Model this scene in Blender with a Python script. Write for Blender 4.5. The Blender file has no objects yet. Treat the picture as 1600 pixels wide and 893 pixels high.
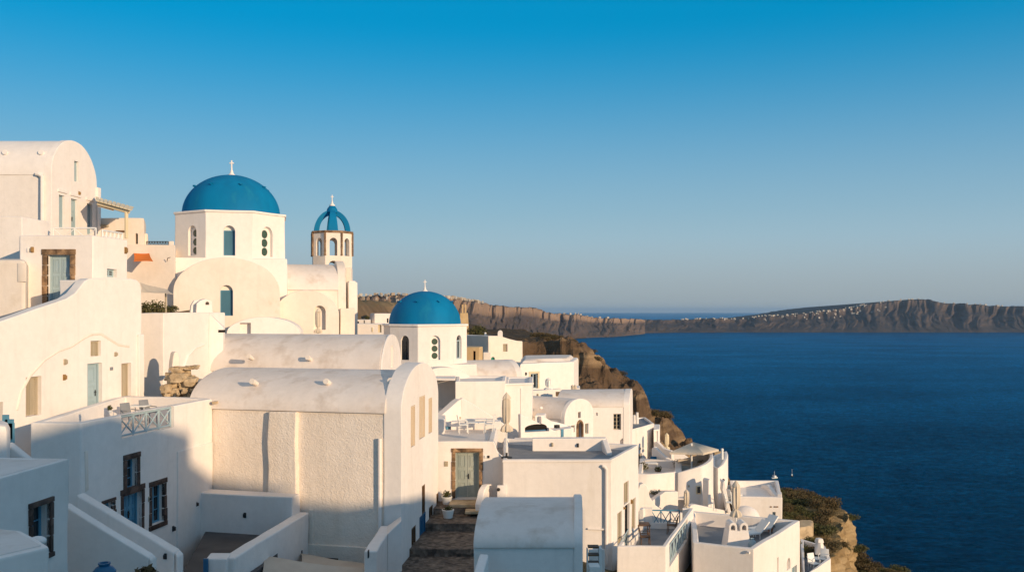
import bpy, bmesh, math, random
from mathutils import Vector, Matrix, noise
R = math.radians
rng = random.Random(7)
scene = bpy.context.scene

# ------------------------------------------------------------------ camera, sky, sun, exposure
F, CX, HY, H = 1400.0, 800.0, 485.0, 150.0      # focal length and principal point in photo pixels, eye height above the sea
cam_d = bpy.data.cameras.new('camera')
cam_d.sensor_width = 36.0
cam_d.lens = 36.0 * F / 1600.0
cam_d.shift_y = (HY - 446.5) / 1600.0
cam_d.clip_start = 0.3
cam_d.clip_end = 300000
cam = bpy.data.objects.new('camera', cam_d)
cam.location = (0, 0, H)
cam.rotation_euler = (R(90), 0, 0)
scene.collection.objects.link(cam)
scene.camera = cam

SUN_AZ, SUN_EL = 46.0, 11.0                      # azimuth from straight behind the camera towards the right
sd = Vector((math.sin(R(SUN_AZ)) * math.cos(R(SUN_EL)), -math.cos(R(SUN_AZ)) * math.cos(R(SUN_EL)), math.sin(R(SUN_EL))))
world = bpy.data.worlds.new('World')
scene.world = world
world.use_nodes = True
wn, wl = world.node_tree.nodes, world.node_tree.links
sky = wn.new('ShaderNodeTexSky')
sky.sky_type = 'NISHITA'
sky.sun_disc = False
sky.sun_elevation = R(SUN_EL)
sky.sun_rotation = R(180 - SUN_AZ)
sky.altitude = 150
sky.air_density = 1.0
sky.dust_density = 0.6
sky.ozone_density = 3.0
wtc = wn.new('ShaderNodeTexCoord'); wsp = wn.new('ShaderNodeSeparateXYZ'); wl.new(wtc.outputs['Generated'], wsp.inputs[0])
wab = wn.new('ShaderNodeMath'); wab.operation = 'ABSOLUTE'; wl.new(wsp.outputs['Z'], wab.inputs[0])
def wramp(a, b, c, d):
    r = wn.new('ShaderNodeMapRange'); r.interpolation_type = 'SMOOTHSTEP'
    for k, v in zip((1, 2, 3, 4), (a, b, c, d)): r.inputs[k].default_value = v
    wl.new(wab.outputs[0], r.inputs[0]); return r.outputs[0]
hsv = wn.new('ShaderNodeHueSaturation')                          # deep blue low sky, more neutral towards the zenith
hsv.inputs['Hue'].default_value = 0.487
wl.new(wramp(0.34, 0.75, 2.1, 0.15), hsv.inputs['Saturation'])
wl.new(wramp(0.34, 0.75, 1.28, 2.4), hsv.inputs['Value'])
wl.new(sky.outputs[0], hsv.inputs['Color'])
wmx = wn.new('ShaderNodeMix'); wmx.data_type = 'RGBA'            # pale dust band that the low air adds along the horizon
wev = wn.new('ShaderNodeMix'); wev.data_type = 'RGBA'            # evens the low sky out between left and right
wl.new(wramp(0.34, 0.75, 0.65, 0.0), wev.inputs[0]); wl.new(hsv.outputs[0], wev.inputs[6]); wev.inputs[7].default_value = (0.015, 2.65, 5.3, 1)
wl.new(wramp(0.0, 0.31, 0.97, 0.0), wmx.inputs[0]); wl.new(wev.outputs[2], wmx.inputs[6])
wmx.inputs[7].default_value = (3.45, 4.5, 5.1, 1)
whz = wn.new('ShaderNodeMix'); whz.data_type = 'RGBA'; wl.new(wramp(0.0, 0.085, 1.0, 0.0), whz.inputs[0]); wl.new(wmx.outputs[2], whz.inputs[6]); whz.inputs[7].default_value = (3.05, 3.55, 3.75, 1)
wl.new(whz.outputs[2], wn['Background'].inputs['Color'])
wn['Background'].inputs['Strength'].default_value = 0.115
sun_d = bpy.data.lights.new('sun', 'SUN')
sun_d.energy = 4.8
sun_d.angle = R(0.55)
sun_d.color = (1.0, 0.72, 0.44)
sun = bpy.data.objects.new('sun', sun_d)
sun.rotation_euler = sd.to_track_quat('Z', 'Y').to_euler()
sun.location = (60, -40, 200)
scene.collection.objects.link(sun)
vs = scene.view_settings
vs.view_transform = 'Standard'
vs.look = 'None'
vs.gamma = 1.0
vs.exposure = 0.0
vs.use_curve_mapping = False
scene.cycles.max_bounces = 8
scene.cycles.volume_bounces = 0

# ------------------------------------------------------------------ coordinates
def V2(px, Y): return Vector(((px - CX) / F * Y, Y))
def Zr(py, Y): return (HY - py) / F * Y                      # height relative to the eye of image row py at depth Y
def P(px, py, Y): return Vector(((px - CX) / F * Y, Y, H + Zr(py, Y)))
def PZ(px, py, z): return V2(px, z * F / (HY - py))
def V3(v, z): return Vector((v[0], v[1], H + z))
def xy(px, Y): return V2(px, Y)

class Face:
    """vertical plane through plan points A (left) and B (right), seen from outside"""
    def __init__(s, A, B):
        s.A = Vector(A[:2]); s.B = Vector(B[:2])
        s.U = (s.B - s.A).normalized(); s.N = Vector((s.U.y, -s.U.x)); s.L = (s.B - s.A).length
    def uz(s, px, py):
        d = Vector(((px - CX) / F, 1.0))
        # t*d = A + u*U
        den = d.x * s.U.y - d.y * s.U.x
        t = (s.A.x * s.U.y - s.A.y * s.U.x) / den
        u = (d * t - s.A).dot(s.U)
        return u, (HY - py) / F * t
    def pt(s, u, z, d=0.0):
        q = s.A + s.U * u + s.N * d
        return Vector((q.x, q.y, H + z))

# ------------------------------------------------------------------ materials
MATS = {}
def mat(name, c1, c2=None, scale=1.0, detail=4, rough=0.9, bumps=(), streak=False, dist=0.0, lo=0.35, hi=0.65, metallic=0.0, spec=0.3, c3=None, s3=0.4, t3=(0.55, 0.75), vor=None, vary=0.0):
    m = bpy.data.materials.new(name); m.use_nodes = True
    nt = m.node_tree; n, l = nt.nodes, nt.links
    b = n['Principled BSDF']
    b.inputs['Roughness'].default_value = rough
    b.inputs['Metallic'].default_value = metallic
    b.inputs['Specular IOR Level'].default_value = spec
    tc = n.new('ShaderNodeTexCoord')
    co = tc.outputs['Object']
    c2 = c2 or tuple(x * 0.9 for x in c1)
    mp = n.new('ShaderNodeMapping'); l.new(co, mp.inputs[0])
    if streak: mp.inputs['Scale'].default_value = (1, 1, 0.18)
    t = n.new('ShaderNodeTexNoise'); t.inputs['Scale'].default_value = scale; t.inputs['Detail'].default_value = detail
    t.inputs['Distortion'].default_value = dist
    l.new(mp.outputs[0], t.inputs['Vector'])
    r = n.new('ShaderNodeValToRGB')
    r.color_ramp.elements[0].position = lo; r.color_ramp.elements[1].position = hi
    r.color_ramp.elements[0].color = (*c1, 1); r.color_ramp.elements[1].color = (*c2, 1)
    l.new(t.outputs[0], r.inputs[0])
    col = r.outputs[0]
    if vor:
        v = n.new('ShaderNodeTexVoronoi'); v.inputs['Scale'].default_value = vor
        l.new(co, v.inputs['Vector'])
        mx = n.new('ShaderNodeMix'); mx.data_type = 'RGBA'; mx.blend_type = 'OVERLAY'; mx.inputs[0].default_value = 0.55
        bw = n.new('ShaderNodeRGBToBW'); l.new(v.outputs['Color'], bw.inputs[0]); l.new(col, mx.inputs[6]); l.new(bw.outputs[0], mx.inputs[7])
        hv = n.new('ShaderNodeHueSaturation'); hv.inputs['Saturation'].default_value = 0.95
        l.new(mx.outputs[2], hv.inputs['Color']); col = hv.outputs[0]
    if c3:
        t2 = n.new('ShaderNodeTexNoise'); t2.inputs['Scale'].default_value = s3; t2.inputs['Detail'].default_value = 6
        t2.inputs['Roughness'].default_value = 0.65
        l.new(mp.outputs[0], t2.inputs['Vector'])
        mr = n.new('ShaderNodeMapRange'); mr.inputs[1].default_value = t3[0]; mr.inputs[2].default_value = t3[1]
        l.new(t2.outputs[0], mr.inputs[0])
        mx = n.new('ShaderNodeMix'); mx.data_type = 'RGBA'
        l.new(mr.outputs[0], mx.inputs[0]); l.new(col, mx.inputs[6]); mx.inputs[7].default_value = (*c3, 1)
        col = mx.outputs[2]
    if vary:
        oi = n.new('ShaderNodeObjectInfo'); mr = n.new('ShaderNodeMapRange'); mr.inputs[3].default_value = 1.05 - vary; mr.inputs[4].default_value = 1.03
        l.new(oi.outputs['Random'], mr.inputs[0])
        m2 = n.new('ShaderNodeMapping'); m2.inputs['Scale'].default_value = (3.2, 3.2, .16); l.new(co, m2.inputs[0])
        ts = n.new('ShaderNodeTexNoise'); ts.inputs['Scale'].default_value = 1.0; ts.inputs['Detail'].default_value = 5; l.new(m2.outputs[0], ts.inputs['Vector'])
        ms_ = n.new('ShaderNodeMapRange'); ms_.inputs[1].default_value = .56; ms_.inputs[2].default_value = .80; ms_.inputs[3].default_value = 1.0; ms_.inputs[4].default_value = .93; l.new(ts.outputs[0], ms_.inputs[0])
        tp = n.new('ShaderNodeTexNoise'); tp.inputs['Scale'].default_value = 2.6; tp.inputs['Detail'].default_value = 8; tp.inputs['Roughness'].default_value = .7; l.new(co, tp.inputs['Vector'])
        mp_ = n.new('ShaderNodeMapRange'); mp_.inputs[1].default_value = .38; mp_.inputs[2].default_value = .66; mp_.inputs[3].default_value = 1.03; mp_.inputs[4].default_value = .96; l.new(tp.outputs[0], mp_.inputs[0])
        vc = n.new('ShaderNodeTexVoronoi'); vc.feature = 'DISTANCE_TO_EDGE'; vc.inputs['Scale'].default_value = .55
        ad_ = n.new('ShaderNodeMixRGB'); ad_.inputs[0].default_value = .35; l.new(co, ad_.inputs[1]); l.new(tp.outputs['Color'], ad_.inputs[2]); l.new(ad_.outputs[0], vc.inputs['Vector'])
        mc = n.new('ShaderNodeMapRange'); mc.inputs[1].default_value = .0; mc.inputs[2].default_value = .006; mc.inputs[3].default_value = .95; mc.inputs[4].default_value = 1.0; l.new(vc.outputs['Distance'], mc.inputs[0])
        k = mr.outputs[0]
        for o_ in (ms_.outputs[0], mp_.outputs[0], mc.outputs[0]):
            mu = n.new('ShaderNodeMath'); mu.operation = 'MULTIPLY'; l.new(k, mu.inputs[0]); l.new(o_, mu.inputs[1]); k = mu.outputs[0]
        hv2 = n.new('ShaderNodeHueSaturation'); l.new(col, hv2.inputs['Color']); l.new(k, hv2.inputs['Value']); col = hv2.outputs[0]
    l.new(col, b.inputs['Base Color'])
    prev = None
    for (bs, st, di, kind) in bumps:
        if kind == 'v':
            tt = n.new('ShaderNodeTexVoronoi'); tt.inputs['Scale'].default_value = bs; o = tt.outputs['Distance']
        else:
            tt = n.new('ShaderNodeTexNoise'); tt.inputs['Scale'].default_value = bs; tt.inputs['Detail'].default_value = 3
            if kind == 'd': tt.inputs['Distortion'].default_value = 1.2
            o = tt.outputs[0]
        l.new(co, tt.inputs['Vector'])
        bp = n.new('ShaderNodeBump'); bp.inputs['Strength'].default_value = st; bp.inputs['Distance'].default_value = di
        l.new(o, bp.inputs['Height'])
        if prev: l.new(prev, bp.inputs['Normal'])
        prev = bp.outputs[0]
    if prev: l.new(prev, b.inputs['Normal'])
    MATS[name] = m
    return m

PLASTER = mat('plaster', (0.77, 0.722, 0.69), (0.72, 0.668, 0.63), scale=0.5, detail=6, streak=True, lo=0.4, hi=0.75,
              c3=(0.62, 0.555, 0.47), s3=0.8, t3=(0.60, 0.92), vary=0.06, bumps=((0.7, 0.5, 0.06, 'n'), (5, 0.25, 0.02, 'n'), (40, 0.2, 0.004, 'n')))
STUCCO = mat('stucco', (0.79, 0.705, 0.625), (0.71, 0.615, 0.525), scale=0.7, detail=7, streak=True,
             c3=(0.52, 0.45, 0.37), s3=0.5, t3=(0.58, 0.85), vary=0.06, bumps=((0.7, 0.5, 0.08, 'n'), (7.5, 0.6, 0.05, 'd'), (22, 0.5, 0.018, 'd')))
ROOFP = mat('roof_plaster', (0.71, 0.65, 0.61), (0.65, 0.58, 0.53), scale=0.6, detail=7, lo=0.35, hi=0.75, dist=0.4,
            c3=(0.50, 0.41, 0.34), s3=0.9, t3=(0.52, 0.80), vary=0.06, bumps=((0.6, 0.5, 0.08, 'n'), (6, 0.3, 0.02, 'n'), (30, 0.25, 0.006, 'n')))
WARMP = mat('warm_plaster', (0.755, 0.682, 0.615), (0.70, 0.618, 0.54), scale=0.6, detail=7, lo=0.35, hi=0.75,
            c3=(0.60, 0.51, 0.40), s3=0.7, t3=(0.6, 0.85), vary=0.06, bumps=((0.7, 0.5, 0.06, 'n'), (6, 0.3, 0.02, 'n'), (35, 0.3, 0.005, 'n')))
OCHRE = mat('ochre_plaster', (0.62, 0.45, 0.25), (0.52, 0.37, 0.20), scale=1.2, bumps=((3, 0.4, 0.03, 'n'),))
GREYF = mat('grey_floor_paint', (0.24, 0.25, 0.27), (0.17, 0.18, 0.20), scale=0.9, detail=7, lo=0.3, hi=0.7, rough=0.8,
            c3=(0.30, 0.30, 0.31), s3=0.5, t3=(0.5, 0.8), bumps=((20, 0.2, 0.01, 'n'),))
DARKF = mat('dark_floor', (0.060, 0.060, 0.064), (0.095, 0.092, 0.092), scale=0.8, detail=8, rough=0.8, c3=(0.13, 0.12, 0.115), s3=0.6, t3=(0.55, 0.85), bumps=((18, 0.2, 0.01, 'n'),))
COBBLE = mat('cobble', (0.17, 0.13, 0.10), (0.085, 0.068, 0.058), scale=3, detail=6, vor=6.0, rough=0.85, bumps=((6.0, 1.0, 0.05, 'v'), (30, 0.4, 0.01, 'n')))
DOMEB = mat('dome_blue_paint', (0.001, 0.172, 0.37), (0.002, 0.132, 0.30), scale=0.9, detail=7, streak=True, rough=0.7, spec=0.12,
            c3=(0.014, 0.225, 0.36), s3=0.9, t3=(0.56, 0.85), bumps=((0.9, 0.4, 0.05, 'n'), (14, 0.2, 0.01, 'n')))
PALEB = mat('pale_blue_wood', (0.36, 0.46, 0.50), (0.30, 0.40, 0.45), scale=2.5, streak=True, rough=0.6, bumps=((25, 0.2, 0.004, 'n'),))
MIDB = mat('blue_wood', (0.10, 0.27, 0.38), (0.075, 0.21, 0.32), scale=2.5, streak=True, rough=0.55, bumps=((25, 0.2, 0.004, 'n'),))
DEEPB = mat('deep_blue_paint', (0.015, 0.13, 0.26), (0.02, 0.10, 0.20), scale=2.0, rough=0.5)
SAGE = mat('sage_wood', (0.34, 0.37, 0.34), (0.27, 0.31, 0.29), scale=3, streak=True, rough=0.65, bumps=((25, 0.2, 0.004, 'n'),))
BEIGEW = mat('beige_wood', (0.42, 0.36, 0.27), (0.33, 0.28, 0.20), scale=3, streak=True, rough=0.7)
GREENP = mat('green_paint', (0.01, 0.24, 0.17), (0.01, 0.18, 0.13), rough=0.5)
STONE = mat('brown_stone', (0.30, 0.185, 0.10), (0.13, 0.078, 0.045), scale=4, detail=6, vor=3.0, rough=0.9, bumps=((9, 0.6, 0.03, 'n'), (3.0, 0.5, 0.03, 'v')))
DSTONE = mat('dark_lava_stone', (0.10, 0.062, 0.048), (0.05, 0.034, 0.03), scale=4, detail=6, vor=3.0, rough=0.9, bumps=((9, 0.6, 0.03, 'n'), (3.0, 0.5, 0.03, 'v')))
TAN = mat('tan_stone', (0.52, 0.40, 0.26), (0.34, 0.255, 0.16), scale=2.2, detail=7, rough=0.95, c3=(0.15, 0.11, 0.07), s3=2.5, t3=(0.55, 0.8), bumps=((4, 0.9, 0.08, 'n'), (14, 0.5, 0.02, 'n')))
GLASS = mat('dark_glass', (0.015, 0.022, 0.03), (0.01, 0.015, 0.02), rough=0.12, spec=0.6)
DGREEN = mat('green_glass', (0.05, 0.085, 0.06), (0.04, 0.07, 0.05), rough=0.2, spec=0.5)
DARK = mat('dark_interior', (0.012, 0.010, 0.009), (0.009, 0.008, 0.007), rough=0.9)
METAL = mat('dark_metal', (0.03, 0.03, 0.032), (0.02, 0.02, 0.022), rough=0.5)
WHITEW = mat('white_paint', (0.78, 0.77, 0.74), (0.72, 0.71, 0.69), rough=0.5)
CREAMW = mat('cream_wood', (0.70, 0.60, 0.42), (0.62, 0.52, 0.35), rough=0.6)
BROWNW = mat('brown_wood', (0.16, 0.085, 0.04), (0.10, 0.055, 0.028), scale=5, streak=True, rough=0.6)
CLOTH = mat('beige_cloth', (0.52, 0.45, 0.37), (0.47, 0.40, 0.33), scale=2, rough=0.95, bumps=((4, 0.3, 0.03, 'n'),))
CANVAS = mat('cream_canvas', (0.62, 0.54, 0.44), (0.55, 0.47, 0.37), scale=2, rough=0.95, streak=True, bumps=((6, 0.3, 0.02, 'n'),))
ORANGE = mat('orange_cloth', (0.78, 0.20, 0.03), (0.70, 0.17, 0.025), rough=0.9)
LEAF = mat('leaf', (0.060, 0.066, 0.020), (0.095, 0.088, 0.034), scale=1.5, rough=0.8)
DRYLEAF = mat('dry_leaf', (0.115, 0.080, 0.040), (0.065, 0.055, 0.024), scale=1.1, rough=0.9)
BARK = mat('bark', (0.10, 0.07, 0.045), (0.06, 0.045, 0.03), rough=0.95)
TERRAC = mat('clay', (0.40, 0.17, 0.09), (0.34, 0.14, 0.07), rough=0.8)
ROPEY = mat('amber_lamp', (0.30, 0.18, 0.07), (0.22, 0.13, 0.05), rough=0.4)

# ------------------------------------------------------------------ mesh helpers
def quad_hull(bm, a, b):
    """a and b: two equal rings; side faces and both caps"""
    va = [bm.verts.new(p) for p in a]; vb = [bm.verts.new(p) for p in b]
    n = len(va)
    for i in range(n):
        j = (i + 1) % n
        bm.faces.new((va[i], va[j], vb[j], vb[i]))
    bm.faces.new(va[::-1]); bm.faces.new(vb)
def box(bm, c, s, rz=0.0):
    c = Vector(c); m = Matrix.Rotation(rz, 3, 'Z')
    def ring(z): return [c + m @ Vector((x * s[0] / 2, y * s[1] / 2, z * s[2] / 2)) for x, y in ((-1, -1), (1, -1), (1, 1), (-1, 1))]
    quad_hull(bm, ring(-1), ring(1))
def tube(bm, p, q, r, n=8, r2=None):
    p, q = Vector(p), Vector(q); d = (q - p).normalized()
    a = d.orthogonal().normalized(); b = d.cross(a)
    r2 = r if r2 is None else r2
    def ring(c, rr): return [c + (a * math.cos(2 * math.pi * i / n) + b * math.sin(2 * math.pi * i / n)) * rr for i in range(n)]
    quad_hull(bm, ring(p, r), ring(q, r2))
def pipe(bm, pts, r, n=8):
    for p, q in zip(pts, pts[1:]): tube(bm, p, q, r, n)
    for p in pts[1:-1]: ball(bm, p, (r, r, r), 8, 6)
def lathe(bm, c, prof, n=24, a0=0.0, fold=None):
    c = Vector(c); rings = []
    for k, (r, z) in enumerate(prof):
        if r < 1e-5: rings.append([bm.verts.new(c + Vector((0, 0, z)))]); continue
        ring = []
        for i in range(n):
            a = a0 + 2 * math.pi * i / n
            rr = r * (fold(i, k) if fold else 1)
            ring.append(bm.verts.new(c + Vector((math.cos(a) * rr, math.sin(a) * rr, z))))
        rings.append(ring)
    for A, B in zip(rings, rings[1:]):
        for i in range(n):
            j = (i + 1) % n
            if len(A) == 1: bm.faces.new((A[0], B[j], B[i]))
            elif len(B) == 1: bm.faces.new((A[i], A[j], B[0]))
            else: bm.faces.new((A[i], A[j], B[j], B[i]))
    if len(rings[0]) > 1: bm.faces.new(rings[0][::-1])
    if len(rings[-1]) > 1: bm.faces.new(rings[-1])
def ball(bm, c, s, n=12, m=8, jit=0.0, seed=0):
    prof = [(math.sin(math.pi * k / m), -math.cos(math.pi * k / m)) for k in range(m + 1)]
    b2 = bmesh.new(); lathe(b2, (0, 0, 0), prof, n)
    for v in b2.verts:
        q = v.co.copy()
        if jit: q = q * (1 + jit * noise.noise(q * 1.6 + Vector((seed * 3.1, seed * 1.7, seed)))) 
        v.co = Vector((q.x * s[0], q.y * s[1], q.z * s[2])) + Vector(c)
    merge(bm, b2)
def merge(bm, other):
    me = bpy.data.meshes.new('tmp'); other.to_mesh(me); other.free(); bm.from_mesh(me); bpy.data.meshes.remove(me)
def fbox(bm, f, u0, u1, z0, z1, d0, d1):
    a = [f.pt(u0, z0, d0), f.pt(u1, z0, d0), f.pt(u1, z0, d1), f.pt(u0, z0, d1)]
    b = [f.pt(u0, z1, d0), f.pt(u1, z1, d0), f.pt(u1, z1, d1), f.pt(u0, z1, d1)]
    quad_hull(bm, a, b)
def fpoly(bm, f, pts, d0, d1):
    quad_hull(bm, [f.pt(u, z, d0) for u, z in pts], [f.pt(u, z, d1) for u, z in pts])
def inset(poly, t):
    n = len(poly); out = []
    for i in range(n):
        p0, p1, p2 = Vector(poly[i - 1][:2]), Vector(poly[i][:2]), Vector(poly[(i + 1) % n][:2])
        u1, u2 = (p1 - p0).normalized(), (p2 - p1).normalized()
        n1, n2 = Vector((-u1.y, u1.x)), Vector((-u2.y, u2.x))
        k = (n1 + n2); den = 1 + n1.dot(n2)
        out.append(p1 + k * (t / max(den, 0.2)))
    return out
def block_bm(bm, poly, zt, zb, ph=0.0, t=0.22):
    n = len(poly); zts = zt if isinstance(zt, (list, tuple)) else [zt] * n
    vb = [bm.verts.new(V3(p, zb)) for p in poly]; vt = [bm.verts.new(V3(p, z)) for p, z in zip(poly, zts)]
    for i in range(n):
        j = (i + 1) % n
        bm.faces.new((vb[i], vb[j], vt[j], vt[i]))
    bm.faces.new(vb[::-1])
    if ph <= 0: bm.faces.new(vt)
    else:
        ip = inset(poly, t)
        vi = [bm.verts.new(V3(p, z)) for p, z in zip(ip, zts)]; vf = [bm.verts.new(V3(p, z - ph)) for p, z in zip(ip, zts)]
        for i in range(n):
            j = (i + 1) % n
            bm.faces.new((vt[i], vt[j], vi[j], vi[i])); bm.faces.new((vi[i], vi[j], vf[j], vf[i]))
        bm.faces.new(vf)

def finish(bm, bevel=0.0, cut=None, smooth=40, seg=2):
    bmesh.ops.recalc_face_normals(bm, faces=bm.faces[:])
    if bevel >= 0.04:
        todo = [e for e in bm.edges if e.calc_length() > 1.5]
        while todo:
            nxt = []
            for e in todo:
                ne, nv = bmesh.utils.edge_split(e, e.verts[0], 0.5)
                nxt += [x for x in (e, ne) if x.calc_length() > 1.5]
            todo = nxt
        for v in bm.verts: v.co += noise.noise_vector(v.co * 0.55) * 0.035 + noise.noise_vector(v.co * 1.9) * 0.012
    me = bpy.data.meshes.new('m'); bm.to_mesh(me); bm.free()
    if bevel or cut:
        o = bpy.data.objects.new('tmp', me); scene.collection.objects.link(o); co = None
        if bevel:
            md = o.modifiers.new('b', 'BEVEL'); md.width = bevel; md.segments = seg; md.limit_method = 'ANGLE'; md.angle_limit = R(42)
        if cut and len(cut.verts):
            bmesh.ops.recalc_face_normals(cut, faces=cut.faces[:])
            cm = bpy.data.meshes.new('c'); cut.to_mesh(cm); cut.free()
            co = bpy.data.objects.new('cutter', cm); scene.collection.objects.link(co)
            md = o.modifiers.new('x', 'BOOLEAN'); md.operation = 'DIFFERENCE'; md.object = co; md.solver = 'EXACT'; md.use_self = True
        dg = bpy.context.evaluated_depsgraph_get(); dg.update()
        m2 = bpy.data.meshes.new_from_object(o.evaluated_get(dg))
        bpy.data.objects.remove(o); bpy.data.meshes.remove(me)
        if co: cm = co.data; bpy.data.objects.remove(co); bpy.data.meshes.remove(cm)
        me = m2
    me.materials.clear()
    if smooth and len(me.polygons):
        me.polygons.foreach_set('use_smooth', [True] * len(me.polygons))
        me.set_sharp_from_angle(angle=R(smooth))
        if bevel >= 0.02:
            o = bpy.data.objects.new('tmp', me); scene.collection.objects.link(o)
            md = o.modifiers.new('w', 'WEIGHTED_NORMAL'); md.keep_sharp = True; md.weight = 90
            dg = bpy.context.evaluated_depsgraph_get(); dg.update(); m2 = bpy.data.meshes.new_from_object(o.evaluated_get(dg))
            bpy.data.objects.remove(o); bpy.data.meshes.remove(me); me = m2
    return me

BASE = {}
def thing(name, label, cat, loc, group=None, kind=None):
    o = bpy.data.objects.new(name, None); o.empty_display_size = 0.2
    scene.collection.objects.link(o); o.location = loc
    BASE[o.name] = Vector(loc)
    o['label'] = label; o['category'] = cat
    if group: o['group'] = group
    if kind: o['kind'] = kind
    return o
def obj(name, bm, m, parent=None, bevel=0.0, cut=None, smooth=40, seg=2):
    me = bm if isinstance(bm, bpy.types.Mesh) else finish(bm, bevel, cut, smooth, seg)
    base = BASE[parent.name] if parent else Vector((0, 0, 0))
    me.transform(Matrix.Translation(-base)); me.name = name
    me.materials.append(m)
    o = bpy.data.objects.new(name, me); scene.collection.objects.link(o)
    BASE[o.name] = base
    if parent: o.parent = parent
    return o
def single(name, bm, m, label, cat, loc, bevel=0.0, group=None, kind=None, cut=None, smooth=40):
    """a top-level thing that is one mesh, its origin at loc"""
    me = finish(bm, bevel, cut, smooth); loc = Vector(loc)
    me.transform(Matrix.Translation(-loc)); me.name = name; me.materials.append(m)
    o = bpy.data.objects.new(name, me); scene.collection.objects.link(o); o.location = loc
    BASE[o.name] = loc
    if kind == 'structure': o['kind'] = kind
    else:
        o['label'] = label; o['category'] = cat
        if group: o['group'] = group
        if kind: o['kind'] = kind
    return o
def copy_tree(o, parent=None):
    c = o.copy(); scene.collection.objects.link(c); c.parent = parent
    for ch in list(o.children): copy_tree(ch, c)
    return c

# ------------------------------------------------------------------ openings: recess, stone ring, joinery
def opening(f, x0, x1, y0, y1):
    ym, xm = (y0 + y1) / 2, (x0 + x1) / 2
    u0, u1 = f.uz(x0, ym)[0], f.uz(x1, ym)[0]
    return u0, u1, f.uz(xm, y1)[1], f.uz(xm, y0)[1]
def outline(u0, u1, z0, z1, arch):
    if not arch: return [(u0, z0), (u1, z0), (u1, z1), (u0, z1)]
    r = (u1 - u0) / 2; c = (u0 + u1) / 2; rz = min(r * 1.1, (z1 - z0) * 0.5); zs = z1 - rz
    return [(u0, z0), (u1, z0)] + [(c + r * math.cos(math.pi * k / 12), zs + rz * math.sin(math.pi * k / 12)) for k in range(13)]
def cutter(cut, f, o, arch=False, depth=0.22):
    fpoly(cut, f, outline(*o, arch), 0.12, -depth)
def stone_ring(root, f, o, m, w=0.14, sill=True, proud=0.035):
    u0, u1, z0, z1 = o; bm = bmesh.new()
    n = max(2, int((z1 - z0) / 0.38))
    for a, b in ((u0 - w, u0), (u1, u1 + w)):
        for k in range(n):
            e = rng.uniform(-0.015, 0.02)
            fbox(bm, f, a - e * (a < u0), b + e * (b > u1), z0 + (z1 - z0) * k / n + 0.006, z0 + (z1 - z0) * (k + 1) / n - 0.006, -0.1, proud + rng.uniform(-0.012, 0.012))
    fbox(bm, f, u0 - w - 0.02, u1 + w + 0.02, z1 + 0.003, z1 + w * 1.1, -0.1, proud + 0.01)
    if sill: fbox(bm, f, u0 - w - 0.02, u1 + w + 0.02, z0 - w, z0 - 0.003, -0.1, proud + 0.02)
    return obj('stone_frame', bm, m, root, bevel=0.015)
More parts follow.
